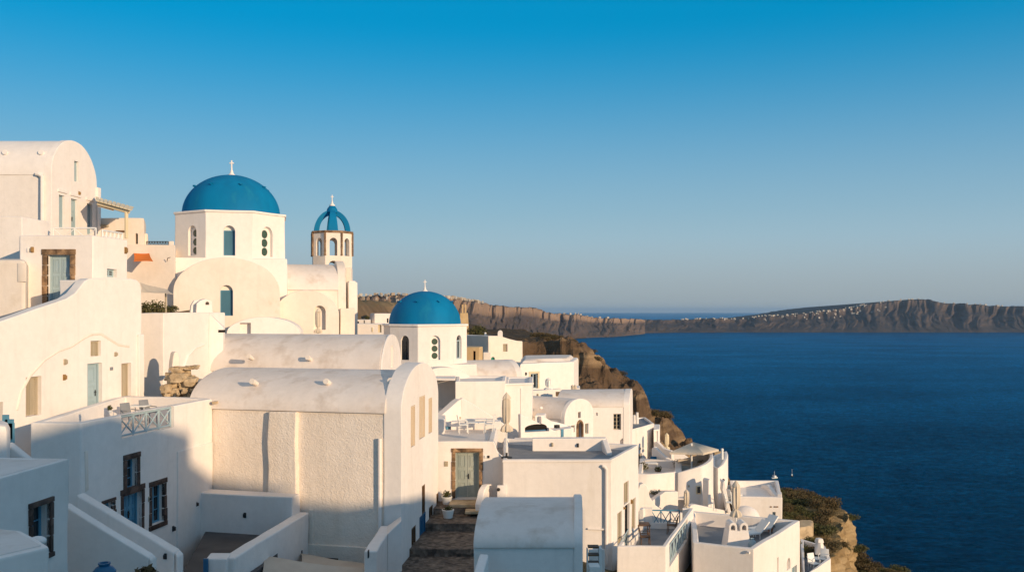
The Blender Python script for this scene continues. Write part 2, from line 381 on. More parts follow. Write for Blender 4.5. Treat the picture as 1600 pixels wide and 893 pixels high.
def joinery(root, f, o, kind, m=None, arch=False, depth=0.22):
    u0, u1, z0, z1 = o; w = u1 - u0; h = z1 - z0; d = -depth
    fr = min(0.07, w * 0.12)
    if kind == 'blind': return
    if kind in ('door2', 'door1', 'shutter'):
        nl = 1 if kind == 'door1' or w < 0.45 else 2
        m = m or PALEB
        bm = bmesh.new()
        fbox(bm, f, u0 + 0.002, u0 + fr, z0, z1 - 0.002, d, d + 0.09); fbox(bm, f, u1 - fr, u1 - 0.002, z0, z1 - 0.002, d, d + 0.09)
        fbox(bm, f, u0 + fr, u1 - fr, z1 - fr, z1 - 0.004, d, d + 0.088)
        a0, a1 = u0 + fr, u1 - fr
        for k in range(nl):
            l0 = a0 + (a1 - a0) * k / nl + 0.008; l1 = a0 + (a1 - a0) * (k + 1) / nl - 0.008
            fbox(bm, f, l0, l1, z0 + 0.02, z1 - fr - 0.004, d, d + 0.035)
            if kind == 'shutter':
                ns = max(4, int(h / 0.09)); s = min(0.05, (l1 - l0) * 0.2)
                fbox(bm, f, l0 + 0.002, l0 + s, z0 + 0.022, z1 - fr - 0.006, d + 0.03, d + 0.062); fbox(bm, f, l1 - s, l1 - 0.002, z0 + 0.022, z1 - fr - 0.006, d + 0.03, d + 0.062)
                for q in range(ns):
                    zz = z0 + 0.05 + (h - fr - 0.1) * q / ns
                    fbox(bm, f, l0 + s, l1 - s, zz, zz + 0.04, d + 0.03, d + 0.052)
            else:
                for (q0, q1) in ((0.06, 0.34), (0.40, 0.62), (0.68, 0.95)):
                    s = (l1 - l0) * 0.18; za, zb_ = z0 + (h - fr) * q0, z0 + (h - fr) * q1
                    for (p0, p1, p2, p3) in ((l0 + s, l1 - s, za, za + 0.03), (l0 + s, l1 - s, zb_ - 0.03, zb_), (l0 + s, l0 + s + 0.03, za + 0.03, zb_ - 0.03), (l1 - s - 0.03, l1 - s, za + 0.03, zb_ - 0.03)):
                        fbox(bm, f, p0, p1, p2, p3, d + 0.03, d + 0.058)
                    fbox(bm, f, l0 + s + 0.06, l1 - s - 0.06, za + 0.06, zb_ - 0.06, d + 0.03, d + 0.05)
        leaf = obj('door' if kind != 'shutter' else 'shutter', bm, m, root)
        if kind != 'shutter':
            b2 = bmesh.new(); c = (a0 + a1) / 2 + (0.06 if nl == 2 else (a1 - a0) * 0.36); zc = z0 + h * 0.46
            fbox(b2, f, c - 0.02, c + 0.02, zc - 0.12, zc + 0.12, d + 0.034, d + 0.075); fbox(b2, f, c - 0.09, c + 0.02, zc + 0.02, zc + 0.05, d + 0.076, d + 0.1)
            obj('handle', b2, METAL, leaf)
        return leaf
    if kind == 'lattice':
        bm = bmesh.new(); m = m or MIDB
        pts = outline(u0, u1, z0, z1, False); zt = z1 - (w * 0.42 if arch else 0.0)
        fbox(bm, f, u0, u0 + 0.05, z0, zt, d, d + 0.07); fbox(bm, f, u1 - 0.05, u1, z0, zt, d, d + 0.07)
        fbox(bm, f, u0 + 0.05, u1 - 0.05, zt - 0.05, zt, d, d + 0.068); fbox(bm, f, u0 + 0.05, u1 - 0.05, z0, z0 + 0.05, d, d + 0.068)
        st = 0.125; th = 0.020; a0, a1, b0, b1 = u0 + 0.05, u1 - 0.05, z0 + 0.05, zt - 0.05
        k = -int((b1 - b0) / st) - 1
        while k * st < (a1 - a0):
            for sgn in (1, -1):
                c = k * st
                lo = max(b0, b0 - c); hi = min(b1, b0 + (a1 - a0) - c)
                if hi - lo > 0.03:
                    p, q = (c + lo - b0, lo), (c + hi - b0, hi)
                    if sgn < 0: p, q = ((a1 - a0) - p[0], p[1]), ((a1 - a0) - q[0], q[1])
                    dd = d + (0.042 if sgn > 0 else 0.052)
                    fpoly(bm, f, [(a0 + p[0], p[1] - th), (a0 + p[0], p[1] + th), (a0 + q[0], q[1] + th), (a0 + q[0], q[1] - th)], dd, dd + 0.012)
            k += 1
        wn_ = obj('window', bm, m, root)
        b2 = bmesh.new(); fbox(b2, f, u0 + 0.05, u1 - 0.05, z0 + 0.05, zt - 0.05, d + 0.003, d + 0.02)
        obj('pane', b2, MATS['lattice_back'], wn_)
        return wn_
    if kind == 'roundels':
        bm = bmesh.new(); r = min(w * 0.30, h * 0.14); c = u0 + w * 0.5
        b2 = bmesh.new(); cut = bmesh.new()
        fpoly(bm, f, outline(u0 - .05, u1 + .05, z0 - .05, z1 + .05, arch), d - 0.1, d + 0.05)
        for k in range(3):
            zc = z0 + h * (0.17 + 0.29 * k)
            ring = [(c + r * math.cos(2 * math.pi * q / 20), zc + r * math.sin(2 * math.pi * q / 20)) for q in range(20)]
            fpoly(cut, f, ring, d - 0.02, d + 0.2); fpoly(b2, f, ring, d - 0.06, d + 0.02)
        wn_ = obj('window', bm, PLASTER, root, cut=cut)
        obj('pane', b2, m or DGREEN, wn_)
        return wn_
    # glazed casement
    bm = bmesh.new(); m = m or MIDB
    ol = outline(u0, u1, z0, z1, arch)
    c = sum(p[0] for p in ol) / len(ol)
    zt = z1 - ((u1 - u0) * 0.5 if arch else 0)
    fbox(bm, f, u0, u0 + fr, z0, zt, d, d + 0.07); fbox(bm, f, u1 - fr, u1, z0, zt, d, d + 0.07)
    fbox(bm, f, u0 + fr, u1 - fr, z0, z0 + fr, d, d + 0.068); fbox(bm, f, u0 + fr, u1 - fr, zt - fr, zt, d, d + 0.068)
    if w > 0.5: fbox(bm, f, (u0 + u1) / 2 - fr * 0.5, (u0 + u1) / 2 + fr * 0.5, z0 + fr, zt - fr, d, d + 0.066)
    if kind == 'casement' or kind == 'grid':
        nb = 3 if kind == 'casement' else 4
        for k in range(1, nb): fbox(bm, f, u0 + fr, u1 - fr, z0 + (zt - z0) * k / nb - 0.014, z0 + (zt - z0) * k / nb + 0.014, d + 0.01, d + 0.055)
    wn_ = obj('window', bm, m, root)
    b2 = bmesh.new(); fpoly(b2, f, [(c + (u - c) * 0.97, z0 + 0.01 + (z - z0) * 0.985) for u, z in ol], d + 0.004, d + 0.03)
    obj('pane', b2, GLASS if kind != 'open' else DARK, wn_)
    return wn_
LATB = mat('lattice_back', (0.02, 0.07, 0.11), (0.015, 0.05, 0.09), rough=0.5)

def openings(root, f, ops, cut):
    """ops: (x0,x1,y0,y1,kind,{options}) read off the photograph on face f"""
    for op in ops:
        x0, x1, y0, y1, kind = op[:5]; k = op[5] if len(op) > 5 else {}
        o = opening(f, x0, x1, y0, y1); arch = k.get('arch', False); dp = k.get('depth', 0.22)
        cutter(cut, f, o, arch, dp)
        if k.get('stone'): stone_ring(root, f, o, k['stone'], k.get('w', 0.14), k.get('sill', True))
        if kind != 'cut': joinery(root, f, o, kind, k.get('m'), arch, dp - 0.002)

def lamp(root, f, px, py, s=0.14, m=None):
    u, z = f.uz(px, py); bm = bmesh.new()
    fbox(bm, f, u - s * .5, u + s * .5, z - s, z + s, -0.02, 0.05); fbox(bm, f, u - s * .35, u + s * .35, z - s * .7, z + s * .7, 0.05, 0.12)
    obj('wall_lamp', bm, m or ROPEY, root, bevel=0.01)
def vent(root, f, x0, x1, y0, y1, m, proud=0.05, name='wall_box'):
    o = opening(f, x0, x1, y0, y1); bm = bmesh.new(); fbox(bm, f, *o, -0.03, proud); obj(name, bm, m, root, bevel=0.01)
def drainpipe(root, f, px, y0, y1, r=0.05, m=None, hook=None):
    u, za = f.uz(px, y0); _, zb_ = f.uz(px, y1); bm = bmesh.new()
    pts = [f.pt(u, zb_, r + .03), f.pt(u, za, r + .03)]
    if hook: uu, zz = f.uz(*hook); pts += [f.pt((u + uu) / 2, zz - 0.03, r + .03), f.pt(uu, zz, r + .02)]
    pipe(bm, pts, r); obj('drainpipe', bm, m or PLASTER, root)

# ------------------------------------------------------------------ building pieces
def house(name, label, cat, pts, group=None):
    p = Vector(pts[0][:2]); return thing(name, label, cat, (p.x, p.y, H - 12), group)
def block(root, pts, zt, zb, ph=0.0, t=0.22, ops=None, m=None, floor=None, bevel=0.06, name='wall', cuts=None):
    """flat-roofed body; pts = plan corners, left-front, right-front, right-back, left-back"""
    bm = bmesh.new(); block_bm(bm, pts, zt, zb, ph, t); cut = bmesh.new()
    for e, lst in (ops or {}).items():
        openings(root, Face(pts[e], pts[(e + 1) % len(pts)]), lst, cut)
    if cuts:
        for c in cuts: c(cut)
    w = obj(name, bm, m or PLASTER, root, bevel=bevel, cut=cut)
    if floor:
        z = zt if not isinstance(zt, (list, tuple)) else zt[0]
        ip = inset(pts, (t if ph > 0 else 0.1) + 0.02); b2 = bmesh.new()
        quad_hull(b2, [V3(p, z - ph - 0.05) for p in ip], [V3(p, z - ph + 0.012) for p in ip]); obj('roof', b2, floor, root)
    return w
def slab(root, f, pxpts, th, ops=None, m=None, bevel=0.05, name='wall', off=0.0):
    bm = bmesh.new(); pts = [f.uz(px, py) for px, py in pxpts]
    fpoly(bm, f, pts, off, off - th); cut = bmesh.new()
    if ops: openings(root, f, ops, cut)
    return obj(name, bm, m or PLASTER, root, bevel=bevel, cut=cut, seg=3)
def arc(A, B, ze, rise, n=22, ex=1.0):
    A, B = Vector(A[:2]), Vector(B[:2]); out = []
    for k in range(n + 1):
        a = math.pi * k / n; q = (A + B) / 2 + (B - A) / 2 * -math.cos(a)
        out.append(V3(q, ze + rise * math.sin(a) ** ex))
    return out
def vault(root, A, B, V, ze, rise, zb, ops_gable=(), ops_side=(), parapet=0.0, pth=0.45, wm=None, rm=None, over=0.05, back=True, roof_name='roof', n=22):
    """barrel-vaulted body: gable plane A->B (left to right seen from outside), axis V pointing back"""
    A, B, V = Vector(A[:2]), Vector(B[:2]), Vector(V[:2])
    fg, fs = Face(A, B), Face(A + V, A)
    v = V.normalized()
    pr = (parapet if parapet > 0 else 0.02)
    # gable slab
    bm = bmesh.new(); cut = bmesh.new(); ab = (B - A).normalized()
    A1, B1 = A - ab * 0.04, B + ab * 0.04
    ring = [V3(A1, zb), V3(B1, zb)] + arc(A1, B1, ze, rise + pr, n)[::-1]
    quad_hull(bm, ring, [p + Vector((v.x, v.y, 0)) * pth for p in ring])
    openings(root, fg, ops_gable, cut)
    g = obj('gable_wall', bm, wm or PLASTER, root, bevel=0.05, cut=cut)
    bm = bmesh.new(); cut = bmesh.new()
    s = v * (pth - 0.02)
    block_bm(bm, [A + s, B + s, B + V, A + V], ze, zb)
    openings(root, fs, ops_side, cut)
    obj('wall', bm, wm or PLASTER, root, bevel=0.04, cut=cut)
    bm = bmesh.new(); A2, B2 = A - ab * over, B + ab * over
    s = v * (pth * 0.9)
    ring = arc(A2 + s, B2 + s, ze + 0.01, rise, n)
    ring = [p.copy() for p in ring]
    low = [p.copy() for p in (ring[0], ring[-1])]
    for p in low: p.z -= 0.09
    ring = [low[0]] + ring + [low[1]]
    vv = Vector(((V - s).x, (V - s).y, 0)) - Vector((v.x, v.y, 0)) * 0.06 * 0
    quad_hull(bm, ring, [p + vv for p in ring])
    r = obj(roof_name, bm, rm or ROOFP, root, bevel=0.025, smooth=38)
    return fg, fs, r
def spout(root, p, d, m=None, s=0.12):
    bm = bmesh.new(); p, d = Vector(p), Vector(d).normalized()
    tube(bm, p - d * 0.25, p + d * 0.2, s * 0.75, 10, s); obj('rain_spout', bm, m or TAN if m is None else m, root, bevel=0.02)
# ================================================================== TERRAIN, SEA
def grid_obj(name, xs, ys, fn, m, kind='structure', smooth=True):
    bm = bmesh.new(); vs_ = [[bm.verts.new(fn(x, y)) for x in xs] for y in ys]
    for j in range(len(ys) - 1):
        for i in range(len(xs) - 1):
            bm.faces.new((vs_[j][i], vs_[j][i + 1], vs_[j + 1][i + 1], vs_[j + 1][i]))
    me = bpy.data.meshes.new(name); bm.to_mesh(me); bm.free()
    me.polygons.foreach_set('use_smooth', [smooth] * len(me.polygons)); me.materials.append(m)
    o = bpy.data.objects.new(name, me); scene.collection.objects.link(o); o['kind'] = kind
    return o
def fr(a, b, n): return [a + (b - a) * i / n for i in range(n + 1)]
def lerp_pts(pts, x):
    if x <= pts[0][0]: return pts[0][1]
    for (x0, y0), (x1, y1) in zip(pts, pts[1:]):
        if x <= x1: return y0 + (y1 - y0) * (x - x0) / (x1 - x0)
    return pts[-1][1]
def sm(a, b, x):
    t = min(1, max(0, (x - a) / (b - a))); return t * t * (3 - 2 * t)
def nz(x, y, z=0.0, o=4): return noise.fractal(Vector((x, y, z)), 1.0, 2.0, o)
def ridged(x, y, z=0.0, o=5): return noise.ridged_multi_fractal(Vector((x, y, z)), 1.0, 2.1, o, 1.0, 2.0)

def rock_mat(name, face, strata, flat, sc, big, th=(0.72, 0.90), beds=None):
    """rock: strata colour follows height, flat ground gets scrub colour"""
    m = bpy.data.materials.new(name); m.use_nodes = True
    nt = m.node_tree; n, l = nt.nodes, nt.links; b = n['Principled BSDF']
    b.inputs['Roughness'].default_value = 0.95; b.inputs['Specular IOR Level'].default_value = 0.15
    tc = n.new('ShaderNodeTexCoord'); geo = n.new('ShaderNodeNewGeometry')
    t1 = n.new('ShaderNodeTexNoise'); t1.inputs['Scale'].default_value = sc; t1.inputs['Detail'].default_value = 9; t1.inputs['Roughness'].default_value = 0.7
    l.new(tc.outputs['Object'], t1.inputs['Vector'])
    mp = n.new('ShaderNodeMapping'); mp.inputs['Scale'].default_value = (0.12, 0.12, 1.0); l.new(tc.outputs['Object'], mp.inputs[0])
    t2 = n.new('ShaderNodeTexNoise'); t2.inputs['Scale'].default_value = sc * 0.9; t2.inputs['Detail'].default_value = 6; l.new(mp.outputs[0], t2.inputs['Vector'])
    r1 = n.new('ShaderNodeValToRGB'); e = r1.color_ramp.elements
    e[0].position = 0.32; e[0].color = (*[c * 0.55 for c in face], 1); e[1].position = 0.68; e[1].color = (*face, 1)
    l.new(t1.outputs[0], r1.inputs[0])
    mr = n.new('ShaderNodeMapRange'); mr.inputs[1].default_value = 0.48; mr.inputs[2].default_value = 0.62; l.new(t2.outputs[0], mr.inputs[0])
    mx = n.new('ShaderNodeMix'); mx.data_type = 'RGBA'; l.new(mr.outputs[0], mx.inputs[0]); l.new(r1.outputs[0], mx.inputs[6]); mx.inputs[7].default_value = (*strata, 1)
    if beds:
        at = n.new('ShaderNodeAttribute'); at.attribute_name = 'bed'
        aj = n.new('ShaderNodeMath'); aj.operation = 'MULTIPLY_ADD'; l.new(t2.outputs[0], aj.inputs[0]); aj.inputs[1].default_value = .10; l.new(at.outputs['Fac'], aj.inputs[2])
        mb = n.new('ShaderNodeMapRange'); mb.inputs[1].default_value = beds[0] + .05; mb.inputs[2].default_value = beds[1] + .05; l.new(aj.outputs[0], mb.inputs[0])
        mq = n.new('ShaderNodeMath'); mq.operation = 'MULTIPLY_ADD'; l.new(mr.outputs[0], mq.inputs[0]); mq.inputs[1].default_value = .22; l.new(mb.outputs[0], mq.inputs[2]); mq.use_clamp = True
        l.new(mq.outputs[0], mx.inputs[0])
    sp = n.new('ShaderNodeSeparateXYZ'); l.new(geo.outputs['True Normal'], sp.inputs[0])
    ad = n.new('ShaderNodeMath'); ad.operation = 'ADD'; l.new(sp.outputs['Z'], ad.inputs[0])
    t3 = n.new('ShaderNodeTexNoise'); t3.inputs['Scale'].default_value = sc * 2.2; t3.inputs['Detail'].default_value = 8; l.new(tc.outputs['Object'], t3.inputs['Vector'])
    sb = n.new('ShaderNodeMath'); sb.operation = 'MULTIPLY_ADD'; l.new(t3.outputs[0], sb.inputs[0]); sb.inputs[1].default_value = 0.5; sb.inputs[2].default_value = -0.25
    l.new(sb.outputs[0], ad.inputs[1])
    mr2 = n.new('ShaderNodeMapRange'); mr2.inputs[1].default_value = th[0]; mr2.inputs[2].default_value = th[1]; l.new(ad.outputs[0], mr2.inputs[0])
    r3 = n.new('ShaderNodeValToRGB'); e = r3.color_ramp.elements
    e[0].position = 0.35; e[0].color = (*flat[0], 1); e[1].position = 0.65; e[1].color = (*flat[1], 1); l.new(t3.outputs[0], r3.inputs[0])
    mx2 = n.new('ShaderNodeMix'); mx2.data_type = 'RGBA'; l.new(mr2.outputs[0], mx2.inputs[0]); l.new(mx.outputs[2], mx2.inputs[6]); l.new(r3.outputs[0], mx2.inputs[7])
    l.new(mx2.outputs[2], b.inputs['Base Color'])
    bp = n.new('ShaderNodeBump'); bp.inputs['Strength'].default_value = 0.9; bp.inputs['Distance'].default_value = big; l.new(t1.outputs[0], bp.inputs['Height'])
    l.new(bp.outputs[0], b.inputs['Normal'])
    return m
SLOPE_M = rock_mat('hillside_soil', (0.20, 0.14, 0.085), (0.30, 0.21, 0.12), ((0.10, 0.085, 0.045), (0.17, 0.13, 0.075)), 0.35, 0.5)
HEAD_M = rock_mat('headland_rock', (0.38, 0.26, 0.13), (0.46, 0.33, 0.18), ((0.13, 0.10, 0.05), (0.20, 0.15, 0.08)), 1.3, 0.5)
SPUR_M = rock_mat('spur_rock', (0.155, 0.102, 0.064), (0.36, 0.25, 0.145), ((0.050, 0.037, 0.025), (0.105, 0.074, 0.045)), 0.3, 1.5)
RIDGE_M = rock_mat('caldera_rock', (0.105, 0.078, 0.068), (0.30, 0.205, 0.14), ((0.062, 0.050, 0.043), (0.115, 0.088, 0.068)), 0.009, 25, (.62, .86), (.80, .90))
ISLE_M = rock_mat('island_rock', (0.085, 0.066, 0.058), (0.16, 0.118, 0.09), ((0.040, 0.034, 0.033), (0.070, 0.057, 0.050)), 0.005, 22, (.62, .86), (.86, .97))

# ground under the village
def ground_h(x, y):
    h = -11.2 + 7.0 * sm(42, 58, y) * sm(2, -12, x) + 5.5 * sm(-14.5, -19, x) * sm(20, 38, y)
    h -= 0.30 * max(0, x - 3)
    h -= 4.0 * sm(48, 90, y) * sm(-4, 8, x)
    edge = 30 + 0.10 * (y - 60)
    h -= 60 * sm(edge, edge + 60, x) + 60 * sm(85, 170, y) * sm(-10, 25, x)
    h += 13 * sm(24, 60, x) * sm(22, -5, y)
    return h + 0.35 * nz(x * .15, y * .15)
bx = fr(-75, 75, 150); by = fr(-40, 150, 170)
grid_obj('village_hillside', bx, by, lambda x, y: Vector((x, y, H + ground_h(x, y))), SLOPE_M)

# headland with a crumbling yellow cliff on the right
HEAD_TOP = [(12, -10.6), (15.5, -11.0), (17.5, -11.4), (19.3, -11.8), (20.4, -12.2)]
def head_pt(i, j, ni=150, nj=120):
    s = i / ni; y = 36 + 34 * j / nj
    ex = 0.372 * y - 0.02 * (y - 55) ** 2 + 0.9 * nz(0.35, y * .22, 3) + 0.5 * nz(2.1, y * .8, 5)
    if s < 0.45:
        q = s / 0.45; x = 10 + (ex - 10) * q
        z = -11.2 - 1.5 * q + 0.5 * nz(x * .35, y * .35, 1) - 0.07 * max(0, 52 - y) ** 1.1
        if y > 58: z -= 0.06 * (y - 58) ** 1.5
    elif s < 0.72:
        q = (s - 0.45) / 0.27; zt = -12.7 - 0.07 * max(0, 52 - y) ** 1.1 - (0.06 * (y - 58) ** 1.5 if y > 58 else 0)
        z = zt - 3.6 * q
        rough = ridged(y * .28, z * .45, 2) - 1.0
        x = ex + 0.35 * q + 0.9 * math.sin(math.pi * q) * rough * 0.7 + 0.45 * nz(y * .9, z * .9, 8) * sm(0, .15, q)
        z += 0.45 * nz(y * .5, x * .5, 4) * (1 - q)
    else:
        q = (s - 0.72) / 0.28; zt = -16.3 - 0.07 * max(0, 52 - y) ** 1.1 - (0.06 * (y - 58) ** 1.5 if y > 58 else 0)
        x = ex + 0.35 + 26 * q ** 1.25
        z = zt - 1.0 * q * 6 - 30 * max(0, q - .28) ** 1.3 + 0.7 * nz(x * .3, y * .3, 6)
    return Vector((x * 1.15, y * 1.15, H + z * 1.15))
bm = bmesh.new(); G = [[bm.verts.new(head_pt(i, j)) for i in range(151)] for j in range(121)]
for j in range(120):
    for i in range(150): bm.faces.new((G[j][i], G[j][i + 1], G[j + 1][i + 1], G[j + 1][i]))
me = bpy.data.meshes.new('headland'); bm.to_mesh(me); bm.free(); me.polygons.foreach_set('use_smooth', [False] * len(me.polygons)); me.materials.append(HEAD_M)
o = bpy.data.objects.new('headland_terrain', me); scene.collection.objects.link(o); o['kind'] = 'structure'

# dark spur behind the village, with its banded cliff top
SPUR = [(-80, -6.5), (-30, -6.0), (8, -6.6), (14.5, -7.3), (17.2, -9.0), (18.8, -11.6), (19.8, -13.6), (23, -15.2), (28.4, -17.5), (29.6, -20.6), (32.2, -23.6), (37.2, -27.8), (38.0, -31), (45, -38), (62, -62), (90, -100), (130, -152), (190, -190)]
def spur_h(x, y):
    sh = 0.0035 * (y - 205) ** 2 if y > 205 else 0.0
    n1 = nz(x * .05, y * .05, 2, 5)
    front = sm(183, 190, y + 7 * n1 + 4 * (ridged(x * .09, y * .02, 8) - 1) + 0.25 * max(0, x - 10))      # cliff facing the village
    z = lerp_pts(SPUR, x + sh + 1.2 * nz(x * .12, y * .12, 7) + 2.2 * (ridged(x * .03, y * .03, 1) - 1.0) * sm(14, 22, x))
    z += 1.3 * nz(x * .04, y * .04, 3) * sm(206, 260, y)
    if y > 215: z += 4.2 * sm(230, 340, y) * sm(40, 5, x)
    low = lerp_pts([(-80, -13), (8, -13), (17, -14), (22, -18), (32, -27), (45, -42), (90, -105), (190, -200)], x) - 0.16 * (190 - y)
    st = 0.35 * math.sin(z * 5.0)
    rg = ridged(x * .085, y * .085 + z * .05, 6, 6) - 1.0
    res = min(z, low + (z - low) * front) if low < z else z
    return res + (1.9 * rg * sm(6, 20, x) + .8 * rg + 0.7 * nz(x * .4, y * .4, 9, 5) + .45 * (ridged(x * .3, y * .3, 4, 4) - 1.1)) * sm(232, 200, y) * sm(-8, 12, x) + 0.15 * nz(x * .3, y * .3, 9)
grid_obj('cliff_spur_terrain', fr(-80, -5, 40) + fr(-4.6, 58, 170) + fr(60, 190, 60), fr(130, 160, 20) + fr(160.6, 232, 150) + fr(234, 420, 70), lambda x, y: Vector((x, y, H + max(spur_h(x, y), -H - 3))), SPUR_M, smooth=False)

# caldera rim and the far headland: ribbons with a cliff, gullies and a plateau behind
def ribbon(name, cols, m, nc, nt, seed, gull, plateau, pxs, amp=.36):
    """cols: (px, skyline row, distance of the waterline, run of the slope)"""
    def col(px): return [lerp_pts([(c[0], c[k]) for c in cols], px) for k in (1, 2, 3)]
    def pt(px, t, detail=True):
        s, yb, run = col(px)
        if t <= 1:
            y = yb + run * t; base = -H
            yt = yb + run; top = Zr(s, yt)
            hgt = top - base
            z = base + hgt * ((0.70 * t / .8 if t < .8 else .70 + .05 * (t - .8) / .2) + 0.25 * sm(0.80, 0.93, t)) + 4 * sm(0, .03, t)
            X = (px - CX) / F
            if detail:
                w = X * yb
                sl = w / gull + 0.22 * nz(w / gull * .7, t * .9, seed + 8)
                g = ridged(sl, t * .35, seed) - 1.15 + 0.55 * (ridged(sl * 2.6, t * .6, seed + 3) - 1.1) + .25 * (ridged(sl * 6.5, t * 1.2, seed + 6) - 1.1)
                env = math.sin(math.pi * min(1, t * 0.86)) ** 0.7
                y += run * amp * g * env
                z += hgt * 0.05 * nz(w / gull * 3, t * 4, seed + 5) * env
            return Vector((X * y, y, H + z))
        q = t - 1; y = yb + run + plateau * q; z = Zr(s, yb + run) * 1.0 - plateau * q * 0.02
        return Vector(((px - CX) / F * (yb + run), y, H + z - 4 * q))
    ts = fr(0, 1, nt) + [1.02, 1.1, 1.5, 2.0]
    bm = bmesh.new(); xs = fr(pxs[0], pxs[1], nc); bed = bm.verts.layers.float.new('bed')
    rows = [[bm.verts.new(pt(px, t) + (Vector((0, 0, 5.0 * nz(px * .11, seed, t * .3) + 2.5 * nz(px * .5, seed, t * .5)) ) if t >= .88 else Vector())) for px in xs] for t in ts]
    for t_, row in zip(ts, rows):
        for v in row: v[bed] = min(t_, 1.0)
    for a, b in zip(rows, rows[1:]):
        for i in range(nc): bm.faces.new((a[i], a[i + 1], b[i + 1], b[i]))
    me = bpy.data.meshes.new(name); bm.to_mesh(me); bm.free(); me.polygons.foreach_set('use_smooth', [True] * len(me.polygons)); me.materials.append(m)
    o = bpy.data.objects.new(name, me); scene.collection.objects.link(o); o['kind'] = 'structure'
    return pt
RIDGE = [(380, 470, 1500, 1500), (540, 464, 1700, 1300), (580, 463, 1800, 1200), (620, 461, 2000, 1000), (660, 463, 2300, 800), (700, 466, 2700, 700), (740, 472, 3100, 600), (780, 479, 3500, 560),
         (812, 481, 3900, 520), (838, 481, 4200, 480), (848, 486, 4350, 470), (866, 491, 4500, 450), (905, 492, 4850, 400), (925, 497, 5000, 350), (962, 498, 5150, 320), (1000, 499, 5650, 300), (1010, 500, 5900, 300)]
ridge_pt = ribbon('caldera_rim_terrain', RIDGE, RIDGE_M, 620, 56, 4.0, 210.0, 1500, (380, 1008))
ISLE = [(960, 501, 5900, 330), (1000, 500, 6000, 330), (1060, 500, 6150, 330), (1110, 498, 6150, 330), (1150, 499, 6200, 340), (1200, 494, 6200, 380), (1260, 490, 6200, 450), (1310, 484, 6200, 540), (1350, 477, 6200, 640),
        (1390, 471, 6200, 720), (1420, 468, 6200, 760), (1450, 469, 6200, 740), (1480, 474, 6200, 680), (1520, 476, 6200, 620), (1560, 479, 6200, 560), (1600, 479, 6200, 540), (1700, 482, 6200, 500), (1800, 490, 6200, 450)]
isle_pt = ribbon('far_island_terrain', ISLE, ISLE_M, 760, 44, 9.0, 380.0, 2500, (955, 1800), .24)

# the sea
m = bpy.data.materials.new('sea_water'); m.use_nodes = True
nt = m.node_tree; n, l = nt.nodes, nt.links; b = n['Principled BSDF']
n.remove(b); df = n.new('ShaderNodeBsdfDiffuse'); df.inputs[0].default_value = (0.0003, 0.004, 0.011, 1)
gl = n.new('ShaderNodeBsdfGlossy'); gl.inputs['Color'].default_value = (0.04, 0.47, 0.76, 1); gl.inputs['Roughness'].default_value = 0.2
fz = n.new('ShaderNodeFresnel'); fz.inputs['IOR'].default_value = 1.333
ms = n.new('ShaderNodeMath'); ms.operation = 'MULTIPLY'; ms.inputs[1].default_value = 0.56; l.new(fz.outputs[0], ms.inputs[0])
mxs = n.new('ShaderNodeMixShader'); 
tw = n.new('ShaderNodeTexCoord'); kk = ms.outputs[0]
for sc_, sx_, lo_, hi_ in ((0.0025, 2.0, .84, 1.18), (0.05, 1.5, .78, 1.24), (0.2, 1.3, .66, 1.38)):
    mpw = n.new('ShaderNodeMapping'); mpw.inputs['Scale'].default_value = (1.0, sx_, 1); mpw.inputs['Rotation'].default_value = (0, 0, R(14)); l.new(tw.outputs['Object'], mpw.inputs[0])
    nw = n.new('ShaderNodeTexNoise'); nw.inputs['Scale'].default_value = sc_; nw.inputs['Detail'].default_value = 4; nw.inputs['Distortion'].default_value = .5; l.new(mpw.outputs[0], nw.inputs['Vector'])
    mw = n.new('ShaderNodeMapRange'); mw.inputs[1].default_value = .35; mw.inputs[2].default_value = .65; mw.inputs[3].default_value = lo_; mw.inputs[4].default_value = hi_; l.new(nw.outputs[0], mw.inputs[0])
    mz = n.new('ShaderNodeMath'); mz.operation = 'MULTIPLY'; l.new(kk, mz.inputs[0]); l.new(mw.outputs[0], mz.inputs[1]); kk = mz.outputs[0]
l.new(kk, mxs.inputs[0]); l.new(df.outputs[0], mxs.inputs[1]); l.new(gl.outputs[0], mxs.inputs[2]); l.new(mxs.outputs[0], n['Material Output'].inputs['Surface'])
tc = n.new('ShaderNodeTexCoord'); prev = None
for sc, st, di in ((0.008, 0.7, 9.0), (0.035, 0.9, 4.0), (0.11, 1.0, 1.6), (0.4, 1.0, 0.5)):
    mp = n.new('ShaderNodeMapping'); mp.inputs['Scale'].default_value = (1.0, 1.7, 1); mp.inputs['Rotation'].default_value = (0, 0, R(18)); l.new(tc.outputs['Object'], mp.inputs[0])
    t = n.new('ShaderNodeTexNoise'); t.inputs['Scale'].default_value = sc; t.inputs['Detail'].default_value = 5; t.inputs['Distortion'].default_value = 0.6; l.new(mp.outputs[0], t.inputs['Vector'])
    bp = n.new('ShaderNodeBump'); bp.inputs['Strength'].default_value = st; bp.inputs['Distance'].default_value = di; l.new(t.outputs[0], bp.inputs['Height'])
    if prev: l.new(prev, bp.inputs['Normal'])
    prev = bp.outputs[0]
l.new(prev, gl.inputs['Normal']); l.new(prev, df.inputs['Normal'])
SEA_M = m
S = 60000
bm = bmesh.new(); vsq = [bm.verts.new(p) for p in ((-S, -2000, 0), (S, -2000, 0), (S, S, 0), (-S, S, 0))]; bm.faces.new(vsq)
me = bpy.data.meshes.new('sea'); bm.to_mesh(me); bm.free(); me.materials.append(m)
o = bpy.data.objects.new('sea', me); scene.collection.objects.link(o); o['kind'] = 'structure'

